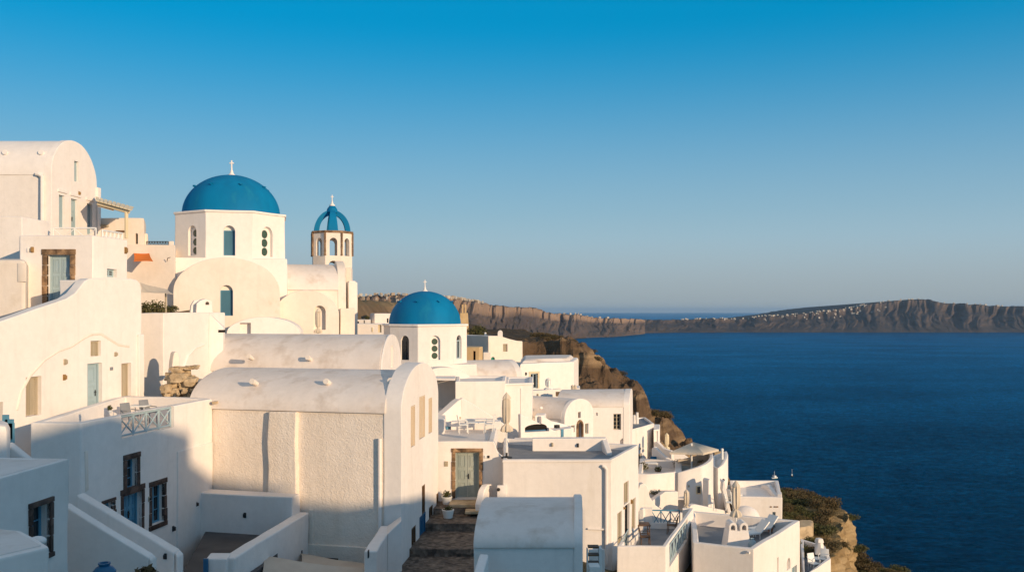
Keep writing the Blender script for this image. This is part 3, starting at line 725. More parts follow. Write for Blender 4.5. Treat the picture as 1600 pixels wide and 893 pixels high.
# air: pale even haze
m = bpy.data.materials.new('haze_air'); m.use_nodes = True
nt = m.node_tree; n, l = nt.nodes, nt.links; n.remove(n['Principled BSDF'])
pv = n.new('ShaderNodeVolumePrincipled'); pv.inputs['Color'].default_value = (0.45, 0.70, 1.0, 1); pv.inputs['Density'].default_value = 2.3e-5
pv.inputs['Anisotropy'].default_value = 0.2
l.new(pv.outputs[0], n['Material Output'].inputs['Volume'])
bm = bmesh.new(); box(bm, (0, S / 2 - 1000, 138), (2 * S + 400, S + 2400, 290))
me = bpy.data.meshes.new('haze'); bmesh.ops.recalc_face_normals(bm, faces=bm.faces[:]); bm.to_mesh(me); bm.free(); me.materials.append(m)
o = bpy.data.objects.new('haze', me); scene.collection.objects.link(o); o['kind'] = 'stuff'

# ================================================================== UPPER LEFT HOUSES
# tall vaulted house at the top left
A = xy(81, 50)
h = house('vaulted_house', 'tall white house with rounded vault roof, highest at the left edge', 'house', [A])
B_ = A + Vector((0, 5.4)); V = Vector((-16, 0.0))
fg, fs, rf = vault(h, A, B_, V, 7.64, 2.26, -2, parapet=0.06,
    ops_gable=[(116, 123, 252, 284, 'shutter', {'m': PALEB}), (92, 101, 305, 358, 'shutter', {'m': PALEB}), (111, 121, 311, 368, 'door2', {'m': PALEB}), (136, 144, 318, 366, 'shutter', {'m': PALEB})], rm=PLASTER)
drainpipe(h, fs, 68, 276, 350, 0.11, PLASTER, (58, 272))
for px in (10, 66): spout(rf, P(px, 240, 50.45), (0, -1, 0.35), PLASTER, 0.16)
bm = bmesh.new(); fbox(bm, fg, 5.3, 5.75, -2, Zr(292, 55), -.3, .12); obj('pilaster', bm, PLASTER, h, bevel=.04)
lamp(h, fg, 123, 302, 0.12)
for (a, c, d) in ((90, 104, 300), (109, 125, 306), (134, 148, 313)):
    o4 = opening(fg, a, c, d - 3, d + 1); bm = bmesh.new(); fbox(bm, fg, o4[0], o4[1], o4[2], o4[3], -.02, .07); obj('lintel', bm, PLASTER, h, bevel=.02)

h = house('terrace_wall', 'plain white terrace wall below the tall vaulted house', 'wall', [xy(34, 42)])
block(h, [xy(-60, 42), xy(34.5, 42), xy(79.5, 44.7), xy(-60, 45)], 4.41, -1)

# house with brown-framed door
h = house('house', 'white cubic house whose blue double door has a worn brown stone frame', 'house', [xy(30, 38)])
a, b_, c, d = xy(30, 38), xy(145, 38), xy(199, 40.4), xy(75, 44.5)
block(h, [a, b_, c, d], 3.18, -2, ops={0: [(74, 109.5, 398, 478, 'door2', {'m': PALEB, 'stone': STONE, 'w': .22, 'sill': False, 'depth': .3})], 1: [(167, 182, 420, 433, 'grid', {'m': PALEB})]}, ph=.12, floor=ROOFP)
f0 = Face(a, b_)
lamp(h, f0, 51, 390, .12); vent(h, f0, 43, 46, 387, 394, PLASTER)
bm = bmesh.new(); f1 = Face(b_, c); u, z = f1.uz(195, 392); lamp(h, f1, 195.5, 391, .15)

def railing(label, p0, p1, ht, n, m, group=None, bars='x', r=0.03, loc=None):
    p0, p1 = Vector(p0), Vector(p1); bm = bmesh.new(); up = Vector((0, 0, 1))
    root = thing('railing', label, 'railing', p0, group)
    b_r = bmesh.new()
    tube(b_r, p0 + up * ht, p1 + up * ht, r * 1.3, 8); obj('top_rail', b_r, m, root)
    tube(bm, p0 + up * ht * .08, p1 + up * ht * .08, r, 6); obj('bottom_rail', bm, m, root)
    for k in range(n + 1):
        q = p0.lerp(p1, k / n); bp = bmesh.new(); tube(bp, q, q + up * ht, r, 8); obj('post', bp, m, root)
    bm = bmesh.new()
    for k in range(n):
        a, b2 = p0.lerp(p1, k / n), p0.lerp(p1, (k + 1) / n)
        if bars == 'x':
            tube(bm, a + up * ht * .08, b2 + up * ht * .97, r * .75, 6); tube(bm, b2 + up * ht * .08, a + up * ht * .97, r * .75, 6)
        elif bars == 'v':
            tube(bm, a + up * ht * .97, a.lerp(b2, .5) + up * ht * .08, r * .75, 6); tube(bm, a.lerp(b2, .5) + up * ht * .08, b2 + up * ht * .97, r * .75, 6)
        else:
            for q in (.25, .5, .75): tube(bm, a.lerp(b2, q) + up * ht * .08, a.lerp(b2, q) + up * ht * .97, r * .6, 6)
    obj('lattice', bm, m, root)
    return root
railing('white railing of long crossed bars on the terrace of the tall vaulted house', V3(xy(83, 44), 3.05), V3(xy(150, 44), 3.05), 1.0, 2, WHITEW)
railing('short white picket railing beside the pergola', P(160, 374, 41), P(191, 378, 43.5), 0.42, 5, WHITEW, bars='v', r=.035)
h = house('terrace_wall', 'white parapet with rounded corner under the picket railing', 'wall', [xy(150, 40.5)])
block(h, [xy(146, 40.8), xy(198, 43), xy(198, 43.4), xy(146, 41.3)], [3.2, 3.25, 3.25, 3.2], -1)

# rounded parapet and sloping stair wall, lower house
h = house('garden_wall', 'rounded cream wall with a square hatch at the left edge', 'wall', [xy(0, 36.5)])
block(h, [xy(-60, 36.5), xy(42, 36.5), xy(45, 38.2), xy(-60, 38.2)], 2.12, -3, m=WARMP, bevel=.25)
vent(h, Face(xy(-60, 36.5), xy(42, 36.5)), 28, 41, 411, 440, WARMP, .03, 'hatch')

f3 = Face(Vector(xy(0, 31)) - Vector((.2, .98)) * 4.5, xy(220, 38.9))
h = house('house', 'big sunlit white house front with curving stair parapet above pale doors', 'house', [xy(0, 31)])
prof = [(-60, 535), (0, 503), (60, 481), (104, 466), (118, 457), (127, 447), (133, 439), (140, 434.5), (205, 434.5), (214, 436), (219.5, 441), (221.5, 449), (221.5, 760), (-60, 760)]
slab(h, f3, prof, .45, ops=[(142, 158, 532, 556, 'shutter', {'m': BEIGEW}), (137, 160, 567, 655, 'door1', {'m': PALEB, 'depth': .26}), (190, 205, 567, 621, 'shutter', {'m': BEIGEW, 'depth': .25}), (41, 65, 588, 649, 'shutter', {'m': BEIGEW, 'depth': .25}),
    (-22, 5, 629, 700, 'open', {'m': BROWNW, 'depth': .3})])
slab(h, f3, [(135, 437), (221, 437), (221.5, 760), (135, 760)], .8, off=-.4)
slab(h, f3, [(-60, 553), (0, 519), (60, 496), (104, 482), (140, 470), (140, 760), (-60, 760)], 1.5, m=GREYF, off=-.4, name='stair')
bm = bmesh.new(); crv = [(27, 640), (34, 612), (48, 586), (70, 562), (92, 548), (112, 541), (128, 530), (143, 522), (158, 521), (172, 530), (185, 538), (202, 541)]
pipe(bm, [f3.pt(*f3.uz(*p), -.045) for p in crv], .07, 8); obj('arch_ridge', bm, WARMP, h)
lamp(h, f3, 101, 565, .11, BEIGEW); lamp(h, f3, 100, 589, .11); lamp(h, f3, 180, 553, .09, BEIGEW)
vent(h, f3, 172, 176, 573, 578, GREYF, .03)
bm = bmesh.new(); fbox(bm, f3, f3.L - .28, f3.L + .12, -6, Zr(522, 38.8), -.3, .1); obj('pilaster', bm, PLASTER, h, bevel=.05)

# plain block with the terrace of plants
a, b_, c, d = xy(214, 41), xy(256, 41), xy(352, 46.4), xy(300, 49)
h = house('house', 'plain white block with a planted roof terrace, left of the big church', 'house', [a])
block(h, [a, b_, c, d], -.1, -10, ph=.1)
f1 = Face(b_, c)
bm = bmesh.new(); pts = [f1.uz(px, py) for px, py in ((286, 640), (286, 575), (293, 556), (305, 543), (318, 538))]
pipe(bm, [f1.pt(u, z, 0) for u, z in pts], .07); obj('arch_ridge', bm, PLASTER, h)
block(h, [xy(326, 44.8), xy(349, 45.2), xy(352, 46.4), xy(330, 46.4)], [-.1, -.85, -.85, -.1], -6, name='ledge')
vent(h, Face(xy(326, 44.8), xy(349, 45.2)), 341, 352, 515, 519, DARK, .03, 'vent')
# little gabled chimney
h = house('chimney', 'small gabled white chimney with a round smoke hole', 'chimney', [xy(300, 45.5)])
fc = Face(xy(306, 45), xy(333, 45.4))
slab(h, fc, [(306, 495), (307, 474), (313, 469), (322, 466.5), (331, 470), (333, 495)], 1.1, ops=[(321, 327, 471, 476, 'cut', {'arch': True, 'depth': .5})], bevel=.03)
slab(h, fc, [(298, 492), (300, 476), (305, 468), (314, 467), (312, 492)], .25, off=-.35, name='flue')

# small houses beyond, pergola, awnings
h = house('house', 'cream flat-roofed house behind the pergola', 'house', [xy(150, 56)])
N1 = [xy(140, 56), xy(225, 56), xy(228, 61), xy(140, 61)]
block(h, N1, 5.8, -1, m=WARMP, ops={0: [(211, 215.5, 364, 381, 'glass', {'m': BROWNW, 'arch': True})]})
vent(h, Face(N1[0], N1[1]), 159, 170, 351, 354.5, BEIGEW, .35, 'shelf'); vent(h, Face(N1[0], N1[1]), 182, 195, 360, 363, BROWNW, .1, 'shelf')
h = house('house', 'cream stepped house end beside the railed roof', 'house', [xy(224, 57)])
block(h, [xy(222, 57), xy(230.5, 57), xy(231.5, 60), xy(222, 60)], 4.9, -1, m=WARMP)
h = house('house', 'low cream house with a railed roof terrace, left of the big dome', 'house', [xy(226, 54)])
N2 = [xy(196, 54), xy(273.5, 54), xy(276, 59), xy(196, 59)]
block(h, N2, 3.95, -1, m=WARMP, ph=.08)
block(h, [xy(263, 54.3), xy(271.5, 54.3), xy(271.5, 55), xy(263, 55)], 4.22, 3.5, m=WARMP, name='pillar')
bm = bmesh.new(); pipe(bm, [P(261, 408, 53.9), P(262, 403, 53.7), P(266, 402, 53.5)], .02); obj('tap', bm, BROWNW, h)
railing('grey scrollwork railing on the low cream roof left of the dome', P(229, 385, 54.4), P(263, 385, 54.4), .3, 8, METAL, bars='x', r=.02)

pg = thing('pergola', 'timber pergola with open rafters beside the tall vaulted house', 'pergola', P(155, 360, 52))
a0, a1, b0, b1 = P(153, 317.5, 52), P(202, 331, 52), P(152, 312.5, 54.6), P(206, 327, 54.6)
bm = bmesh.new(); tube(bm, a0, a1, .12, 8); obj('beam', bm, CREAMW, pg)
bm = bmesh.new(); tube(bm, b0, b1, .08, 8); obj('beam', bm, CREAMW, pg)
for k in range(9):
    bm = bmesh.new(); t = k / 8; p, q = a0.lerp(a1, t), b0.lerp(b1, t); e = (p - q) * .12; p, q = p + e + Vector((0, 0, .12)), q - e + Vector((0, 0, .12))
    w_ = Vector((.10, 0, -.03)); u_ = Vector((0, 0, .05)); quad_hull(bm, [p - w_, p + w_, p + w_ + u_, p - w_ + u_], [q - w_, q + w_, q + w_ + u_, q - w_ + u_]); obj('rafter', bm, CREAMW, pg)
bm = bmesh.new(); tube(bm, P(197.5, 330, 52), P(197.5, 372, 52), .11, 8); obj('post', bm, CREAMW, pg)
bm = bmesh.new(); t0 = Vector((0, 0, -.2)); quad_hull(bm, [a0.lerp(a1, .0) + t0, a0.lerp(a1, .5) + t0, b0.lerp(b1, .5) + t0, b0 + t0], [p + Vector((0, 0, .03)) for p in (a0 + t0, a0.lerp(a1, .5) + t0, b0.lerp(b1, .5) + t0, b0 + t0)])
obj('shade_cloth', bm, CLOTH, pg)

def sheet(name, label, cat, pts, m, sag=.15, n=10, group=None, th=.02):
    """cloth stretched between four corners, given in order"""
    a, b2, c, d = [Vector(p) for p in pts]; bm = bmesh.new(); top = []; bot = []
    for j in range(n + 1):
        for i in range(n + 1):
            u, v = i / n, j / n
            # edges draw inwards
            cu = u + (.5 - u) * .10 * math.sin(math.pi * v); cv = v + (.5 - v) * .10 * math.sin(math.pi * u)
            p = a.lerp(b2, cu).lerp(d.lerp(c, cu), cv); p.z -= sag * math.sin(math.pi * u) * math.sin(math.pi * v)
            p.z += .03 * noise.noise(p * 1.3)
            top.append(bm.verts.new(p)); bot.append(bm.verts.new(p - Vector((0, 0, th))))
    W_ = n + 1
    for j in range(n):
        for i in range(n):
            q = [j * W_ + i, j * W_ + i + 1, (j + 1) * W_ + i + 1, (j + 1) * W_ + i]
            bm.faces.new([top[k] for k in q]); bm.faces.new([bot[k] for k in q[::-1]])
    for i in range(n):
        for e in ((i, i + 1), (n * W_ + i + 1, n * W_ + i), ((i + 1) * W_, i * W_), (i * W_ + n, (i + 1) * W_ + n)):
            bm.faces.new((top[e[0]], bot[e[0]], bot[e[1]], top[e[1]]))
    return single(name, bm, m, label, cat, a, group=group)
sheet('awning', 'orange awning over a low cream house left of the dome', 'awning', [P(208, 392, 54.5), P(233, 392, 54.5), P(239, 408, 52), P(209, 408, 52)], ORANGE, .05)
aw = sheet('shade_sail', 'beige shade sail over the planted terrace by the big church', 'awning', [P(219, 441, 41), P(262, 452, 44.5), P(272, 459, 43.5), P(219, 456, 40.5)], CLOTH, .1)
bm = bmesh.new(); tube(bm, P(259, 456, 43.8), P(259, 490, 43.8), .045, 8); single('post', bm, BEIGEW, 'thin post holding the shade sail above the terrace plants', 'post', P(259, 490, 43.8))

def leaf_clump(bm, c, s, n, size, seed):
    r_ = random.Random(seed); c = Vector(c)
    for _ in range(n):
        d = Vector((r_.gauss(0, 1), r_.gauss(0, 1), r_.gauss(0, 1))).normalized() * (r_.random() ** .45)
        lump = 1 + .35 * noise.noise(d * 2.2 + Vector((seed, seed * .7, 0)))
        p = c + Vector((d.x * s[0], d.y * s[1], d.z * s[2])) * lump
        nrm = Vector((r_.gauss(0, 1), r_.gauss(0, 1), r_.gauss(0, 1) + .4)).normalized(); t = nrm.orthogonal().normalized(); t.rotate(Matrix.Rotation(r_.random() * 6.3, 3, nrm)); w = nrm.cross(t); k = size * r_.uniform(.6, 1.3)
        bm.faces.new([bm.verts.new(q) for q in (p - t * k, p + w * k * .45, p + t * k, p - w * k * .45)])
def plant(name, label, p, s, n, size, seed, m=LEAF, pot=None, group=None, cat='plant', stem=True):
    root = thing(name, label, cat, p, group); p = Vector(p); z = 0.0
    if pot:
        bm = bmesh.new(); lathe(bm, p, [(pot * .72, 0), (pot, pot * 1.5), (pot * 1.06, pot * 1.5), (pot * 1.06, pot * 1.7), (pot * .9, pot * 1.7), (pot * .86, pot * 1.5), (0, pot * 1.48)], 16); obj('pot', bm, WHITEW if pot > 0 and label.find('clay') < 0 else TERRAC, root); z = pot * 1.5
    bm = bmesh.new(); leaf_clump(bm, p + Vector((0, 0, z + s[2] * .85)), s, n, size, seed); obj('foliage', bm, m, root, smooth=0)
    if stem:
        bm = bmesh.new()
        for k in range(4):
            a = k * 1.7; tube(bm, p + Vector((0, 0, z - .02)), p + Vector((math.cos(a) * s[0] * .5, math.sin(a) * s[1] * .5, z + s[2] * 1.0)), .02, 5, .008)
        obj('stem', bm, BARK, root)
    return root
plant('plant', 'low green shrub at the left end of the terrace by the sail', P(226, 489, 43.0), (.35, .3, .3), 380, .06, 1)
plant('plant', 'largest green shrub on the terrace under the shade sail', P(243, 489, 43.6), (.55, .4, .34), 600, .06, 2)
plant('plant', 'straggly green shrub right of the sail post', P(268, 489, 44.6), (.38, .3, .22), 300, .06, 3)

# ================================================================== BIG CHURCH
def ucs(ang):
    a = R(ang); return Vector((math.cos(a), math.sin(a))), Vector((math.sin(a), -math.cos(a)))
def octo(C, Rr, ang, n=8):
    return [C + Vector((math.sin(R(ang + 360 / n * (k - .5))), -math.cos(R(ang + 360 / n * (k - .5))))) * Rr for k in range(n)]
def cross_finial(root, p, s):
    bm = bmesh.new(); p = Vector(p)
    lathe(bm, p, [(.26 * s, -.12 * s), (.26 * s, .02 * s), (.15 * s, .10 * s), (.09 * s, .22 * s), (.10 * s, .27 * s), (.05 * s, .33 * s), (.045 * s, .5 * s), (0, .52 * s)], 14)
    box(bm, p + Vector((0, 0, .70 * s)), (.075 * s, .075 * s, .5 * s)); box(bm, p + Vector((0, 0, .78 * s)), (.27 * s, .072 * s, .07 * s))
    obj('cross', bm, PLASTER, root, bevel=.01 * s)
def drum_dome(root, C, Rr, ang, zb, zt, r, hd, ops, holes, trim=0.10):
    pts = octo(C, Rr, ang); bm = bmesh.new(); block_bm(bm, pts, zt, zb); cut = bmesh.new()
    for k, lst in ops.items(): openings(root, Face(pts[k], pts[(k + 1) % 8]), lst, cut)
    obj('drum', bm, PLASTER, root, bevel=.04, cut=cut)
    bm = bmesh.new(); p2 = octo(C, Rr + trim, ang); quad_hull(bm, [V3(p, zt - .02) for p in p2], [V3(p, zt + .12) for p in p2]); obj('cornice', bm, PLASTER, root, bevel=.04)
    bm = bmesh.new(); prof = [(r * 1.0, -.05)] + [(r * math.cos(R(a)), .02 + hd * math.sin(R(a))) for a in range(0, 90, 5)] + [(0, hd + .02)]
    lathe(bm, V3(C, zt + .08), prof, 64); dome = obj('dome', bm, DOMEB, root, smooth=60)
    for k in range(holes):
        a = R(ang + 360 / holes * (k + .35)); el = R(42); d = Vector((math.sin(a) * math.cos(el), -math.cos(a) * math.cos(el), 0))
        p = V3(C, zt + .08) + Vector((d.x * r, d.y * r, hd * math.sin(el)))
        b2 = bmesh.new(); nrm = Vector((d.x, d.y, .25)).normalized(); tube(b2, p - nrm * .1, p + nrm * .16, .09 * r / 3, 6, .05 * r / 3)
        box(b2, p + nrm * .08 + Vector((0, 0, .05)), (.18 * r / 3 * 1.3, .14, .04), rz=a); obj('vent', b2, DOMEB, dome)
    cross_finial(root, V3(C, zt + .08 + hd), r / 3.1 * 1.05)
    return pts
C = xy(362, 60); U, N = ucs(15)
ch = thing('church', 'large white church with octagonal drum and the bigger blue dome', 'church', (C.x, C.y, H - 6))
DZ0, DZ1 = 3.3, Zr(332, 57.0)
drum_dome(ch, C, 3.72, 15, DZ0 - .3, DZ1, 3.15, 2.72, {
    7: [(294, 307, 352, 399, 'roundels', {'arch': True, 'depth': .3})], 0: [(349, 367.5, 352, 399, 'lattice', {'arch': True, 'depth': .35, 'm': MIDB})], 1: [(409, 426, 354, 401, 'roundels', {'arch': True, 'depth': .3})]}, 8)
sq = [C + N * 3.45 - U * 3.55, C + N * 3.45 + U * 3.55, C - N * 3.45 + U * 3.55, C - N * 3.45 - U * 3.55]
block(ch, sq, 3.32, -5, name='base')
# front arm with the big arched gable
gc = C + N * 6.0
vault(ch, gc - U * 3.05, gc + U * 3.05, -N * 3.2, 1.15, 1.95, -7, parapet=.12, pth=.45,
      ops_gable=[(344, 364, 445, 493, 'lattice', {'arch': True, 'depth': .3, 'm': MIDB})], wm=WARMP, rm=PLASTER)
# right wing
g0 = C + N * 2.7 + U * 7.35; g1 = C - N * 2.7 + U * 7.35
vault(ch, g0, g1, -U * 4.2, 1.42, 1.72, -7, parapet=.25, pth=.55, wm=WARMP, rm=ROOFP, over=.12)
# lower arched bay in front of the wing
gl = C + N * 4.6 + U * 4.75
vault(ch, gl - U * 1.95, gl + U * 1.95, -N * 2.2, -.25, 1.5, -7, parapet=.05, wm=WARMP, rm=PLASTER,
      ops_gable=[(490, 509, 477, 515, 'cut', {'arch': True, 'depth': .38})])
# left vault behind the terrace
l0 = C + N * 2.6 - U * 3.0
vault(ch, l0, l0 - N * 5.2, -U * 4.3, 1.35, 1.75, -6, wm=PLASTER, rm=ROOFP)
pb = C + N * 3.6 + U * 6.9
block(ch, [pb, pb + U * .95, pb + U * .95 - N * 2, pb - N * 2], .15, -8, m=WARMP, name='buttress')
pb = C + N * 1.2 + U * 7.6
block(ch, [pb, pb + U * .62, pb + U * .62 - N * 2.4, pb - N * 2.4], 1.95, -8, m=PLASTER, name='buttress')
# small gateway vault at the foot of the church
a = xy(355, 50.5); b_ = xy(468, 51.8)
h = house('porch', 'low wide vaulted porch with a doorway at the foot of the big church', 'porch', [a])
vault(h, a, b_, Vector((-.3, 2.0)), Zr(521, 51), .92, -7, parapet=.03, wm=PLASTER, rm=PLASTER, ops_gable=[(375, 392, 504, 530, 'blind', {'depth': .38})])

# bell tower
Ct = xy(519, 65); RT = 1.50
bt = thing('bell_tower', 'open octagonal bell tower with brown brick edging and blue ribs on top', 'bell tower', (Ct.x, Ct.y, H - 6))
zt_ = Zr(363, 63.8); pts = octo(Ct, RT, 15)
bm = bmesh.new(); block_bm(bm, pts, zt_, -6); cut = bmesh.new()
inn = octo(Ct, RT - .28, 15); zb0, zb1 = Zr(399, 63.6), Zr(371, 63.6)
quad_hull(cut, [V3(p, zb0 - .02) for p in inn], [V3(p, zb1 + .25) for p in inn])
for k in range(8):
    f = Face(pts[k], pts[(k + 1) % 8]); w = .27
    fpoly(cut, f, outline(f.L / 2 - w, f.L / 2 + w, zb0, zb1, True), .2, -.6)
f = Face(pts[0], pts[1]); fpoly(cut, f, outline(f.L / 2 - .36, f.L / 2 + .36, Zr(430, 63.6), Zr(407, 63.6), True), .2, -2.9)
obj('tower_wall', bm, WARMP, bt, bevel=.02, cut=cut)
for k in range(8):
    bm = bmesh.new(); q = octo(Ct, RT + .03, 15)[k]
    nb = 12
    for j in range(nb):
        za = zb0 + (zt_ - zb0) * j / nb; box(bm, V3(q, za + (zt_ - zb0) / nb * .5), (.12 + rng.uniform(-.02, .02), .12, (zt_ - zb0) / nb - .02), rz=R(15 + 45 * (k - .5)))
    obj('brick_edging', bm, STONE, bt)
bm = bmesh.new(); p2 = octo(Ct, RT + .09, 15); quad_hull(bm, [V3(p, zt_ - .02) for p in p2], [V3(p, zt_ + .13) for p in p2]); obj('cornice', bm, STONE, bt, bevel=.02)
for k in range(4):
    a = R(15 + 90 * k); d = Vector((math.sin(a), -math.cos(a), 0)); s = Vector((d.y, -d.x, 0)); bm = bmesh.new(); prev = None; rings = []
    for j in range(15):
        t = R(j * 6.2); w = .34 * (1 - .62 * j / 14); rr = RT * .86
        for off in (0, -.20):
            pass
        c0 = V3(Ct, zt_ + .1); po = c0 + d * (rr * math.cos(t)) + Vector((0, 0, 1.62 * math.sin(t))); pi = c0 + d * ((rr - .36) * math.cos(t)) + Vector((0, 0, (1.62 - .36) * math.sin(t)))
        rings.append([po - s * w, po + s * w, pi + s * w, pi - s * w])
    rv = [[bm.verts.new(p) for p in r_] for r_ in rings]
    for A_, B2 in zip(rv, rv[1:]):
        for i in range(4): bm.faces.new((A_[i], A_[(i + 1) % 4], B2[(i + 1) % 4], B2[i]))
    bm.faces.new(rv[0]); bm.faces.new(rv[-1][::-1]); obj('dome_rib', bm, DOMEB, bt, smooth=35)
bm = bmesh.new(); lathe(bm, V3(Ct, zt_ + .1), [(0, 1.42), (.42, 1.44), (.36, 1.70), (.20, 1.92), (0, 2.0)], 20); obj('dome_cap', bm, DOMEB, bt)
cross_finial(bt, V3(Ct, zt_ + 2.08), .78)
h = house('stair_turret', 'stepped white wall end on the right of the big church', 'wall', [xy(541, 62)])
block(h, [xy(540, 62), xy(549, 62), xy(551, 64), xy(540, 64)], Zr(418, 62), -6, m=WARMP)
block(h, [xy(545, 61), xy(555.5, 61.2), xy(556.5, 63.5), xy(546, 63.5)], Zr(438, 61), -6, m=PLASTER, name='step')

# ================================================================== SMALLER CHURCH
C = xy(664, 58); U, N = ucs(19)
cb = thing('church', 'smaller white church with lower blue dome at the centre of the village', 'church', (C.x, C.y, H - 10))
drum_dome(cb, C, 2.72, 19, -3.9, Zr(509, 56), 2.32, 2.12, {
    7: [(626.5, 639, 524, 562, 'glass', {'arch': True, 'depth': .16, 'm': GLASS})], 0: [(672, 688, 524, 562, 'roundels', {'arch': True, 'depth': .22})], 1: [(713, 721, 523, 560, 'glass', {'arch': True, 'depth': .2, 'm': PALEB})]}, 8)
sq = [C + N * 2.55 - U * 2.6, C + N * 2.55 + U * 2.75, C - N * 2.6 + U * 2.75, C - N * 2.6 - U * 2.6]
block(cb, sq, -3.35, -10, name='base')
g0 = C + N * 2.3 + U * 5.9
vault(cb, g0, g0 - N * 4.4, -U * 3.4, -4.45, 1.18, -11, parapet=.02, wm=PLASTER, rm=ROOFP, over=.1)
gc = C + N * 4.0 + U * .25
vault(cb, gc - U * 1.75, gc + U * 1.75, -N * 2.2, -4.45, 1.0, -11, parapet=.03, pth=.5, wm=PLASTER, rm=PLASTER)

# walls below the smaller church
h = house('house', 'plain white box house below the smaller church, behind the folded cream parasol', 'house', [xy(711, 50)])
block(h, [xy(711.5, 50), xy(789, 50.6), xy(791, 55), xy(713, 55)], [-3.95, -3.95, -4.0, -4.0], -10, ph=.12)
block(h, [xy(640, 52.8), xy(713, 52.8), xy(713, 55), xy(640, 55)], -4.1, -10, name='porch_wall', m=WARMP)
bm = bmesh.new(); quad_hull(bm, [V3(xy(672, 51.2), -3.98), V3(xy(711, 51.0), -3.98), V3(xy(712, 53), -3.98), V3(xy(660, 53), -3.98)], [V3(xy(672, 51.2), -3.86), V3(xy(711, 51.0), -3.86), V3(xy(712, 53), -3.86), V3(xy(660, 53), -3.86)]); obj('porch_roof', bm, PLASTER, h, bevel=.02)
block(h, [xy(655, 49.5), xy(694, 49.5), xy(711, 50.2), xy(711, 53), xy(655, 53)], Zr(646, 49.5), -10, name='porch_floor')
h = house('house', 'narrow white house with shallow pilaster right of the folded cream parasol', 'house', [xy(789, 51.5)])
ph_ = [xy(788, 51.4), xy(831.5, 52), xy(833, 57), xy(790, 57)]
block(h, ph_, -4.2, -11, ph=.08)
f = Face(ph_[0], ph_[1]); o4 = opening(f, 813, 817, 606, 700); bm = bmesh.new(); fbox(bm, f, *o4, -.05, .05); obj('pilaster', bm, PLASTER, h, bevel=.02)
o4 = opening(f, 788, 832, 598, 601); bm = bmesh.new(); fbox(bm, f, o4[0] - .05, o4[1] + .05, o4[2], o4[3], -.05, .09); obj('cornice', bm, PLASTER, h, bevel=.02)
h = house('stair_wall', 'white wedge-shaped stair wall above the sage double door', 'wall', [xy(690, 48.3)])
f = Face(xy(686, 47.2), xy(722, 48.4))
slab(h, f, [(686, 700), (686, 652), (716, 626), (721, 623), (722, 700)], .5)
f = Face(xy(720, 48.4), xy(792, 48.9)); slab(h, f, [(720, 700), (720, 622), (723, 622), (740, 632), (792, 664), (792, 700)], .28); lamp(h, f, 718.5, 652, .10, BEIGEW)
h = house('house', 'small white wall with a planter notch beside the tall arched gable', 'wall', [xy(680, 45)])
block(h, [xy(676, 45), xy(694, 45), xy(697, 47), xy(676, 47)], Zr(655, 45), -10)
bm = bmesh.new(); q = Face(xy(695, 46.6), xy(706, 47)); fbox(bm, q, 0, q.L * .55, Zr(688, 46.6), Zr(666, 46.6), -.06, 0); fbox(bm, q, q.L * .62, q.L, Zr(688, 46.6), Zr(667, 46.6), -.05, .02); single('shutter', bm, MIDB, 'blue folding shutter leaning on the terrace wall above the alley', 'shutter', q.pt(0, Zr(688, 46.6)))
CREAMB = mat('cream_shutter', (0.62, 0.51, 0.38), (0.56, 0.45, 0.33), scale=3, streak=True, rough=.7)
# ================================================================== BIG VAULTED HOUSE PAIR, CENTRE
A = xy(628, 35); B_ = xy(684.5, 41.6)
U_ = (xy(330, 36.9) - A).normalized(); V = U_ * 9.3
h = house('vaulted_house', 'big rough-plastered house with a long barrel roof and three rain spouts, in front', 'house', [A])
fg, fs, rf = vault(h, A, B_, V, -3.95, 1.38, -14, parapet=.34, pth=.75, wm=None, rm=ROOFP, over=.12,
    ops_gable=[(642, 648.5, 633, 697, 'shutter', {'m': CREAMB, 'depth': .09}), (655, 664, 618, 684, 'shutter', {'m': CREAMB, 'depth': .09}), (669.5, 675, 621, 676, 'shutter', {'m': CREAMB, 'depth': .09}),
               (659.5, 664.5, 757, 802, 'glass', {'m': BROWNW, 'depth': .09}), (643, 650, 822, 885, 'glass', {'m': BROWNW, 'depth': .09}), (655.5, 665, 803, 898, 'door2', {'m': DEEPB, 'depth': .09}), (670.5, 676.5, 790, 848, 'glass', {'m': BROWNW, 'depth': .09}), (682, 685, 770, 815, 'glass', {'m': BROWNW, 'depth': .08})])
for c in h.children:
    if c.name.startswith('wall') or c.name == 'wall': c.data.materials[0] = STUCCO
fwd = Vector((-U_.y, U_.x)); fwd = fwd if fwd.y < 0 else -fwd
for px, py in ((397, 597), (512, 597), (612, 596)): spout(rf, P(px, py, 36.6 - .003 * (px - 500)), Vector((fwd.x, fwd.y, .35)), WARMP, .13)
f = Face(A + V, A)
def relief(root, f, pxpts, d, m, name, bev=.04, jit=0):
    bm = bmesh.new(); fpoly(bm, f, [f.uz(*p) for p in pxpts], -.05, d); obj(name, bm, m, root, bevel=bev)
relief(h, f, [(424, 642), (467, 642), (466, 690), (468, 740), (467, 800), (421, 800), (423, 730), (421, 690)], .25, STUCCO, 'buttress', .07)
drainpipe(h, f, 595, 684, 832, .075, PLASTER)
relief(h, f, [(483, 795), (490, 795), (490, 850), (483, 850)], .06, STUCCO, 'patch', .03)
b2 = xy(470, 35.75); a2 = xy(327, 36.65); off = fwd * .75
block(h, [a2 + off, b2 + off, b2, a2], -7.28, -12, name='ledge', bevel=.08)
lamp(h, Face(a2 + off, b2 + off), 383, 804, .10, METAL)
bm = bmesh.new(); fbox(bm, f, f.uz(472, 800)[0], f.L - .4, -13, f.uz(550, 852)[1], -.05, .14); obj('plinth', bm, STUCCO, h, bevel=.04)
vent(h, f, 505, 531, 869, 876, DARK, .15, 'vent')
bm = bmesh.new(); box(bm, V3(xy(336, 36.6), -3.75), (.16, .3, .1)); obj('gutter_end', bm, TAN, h)

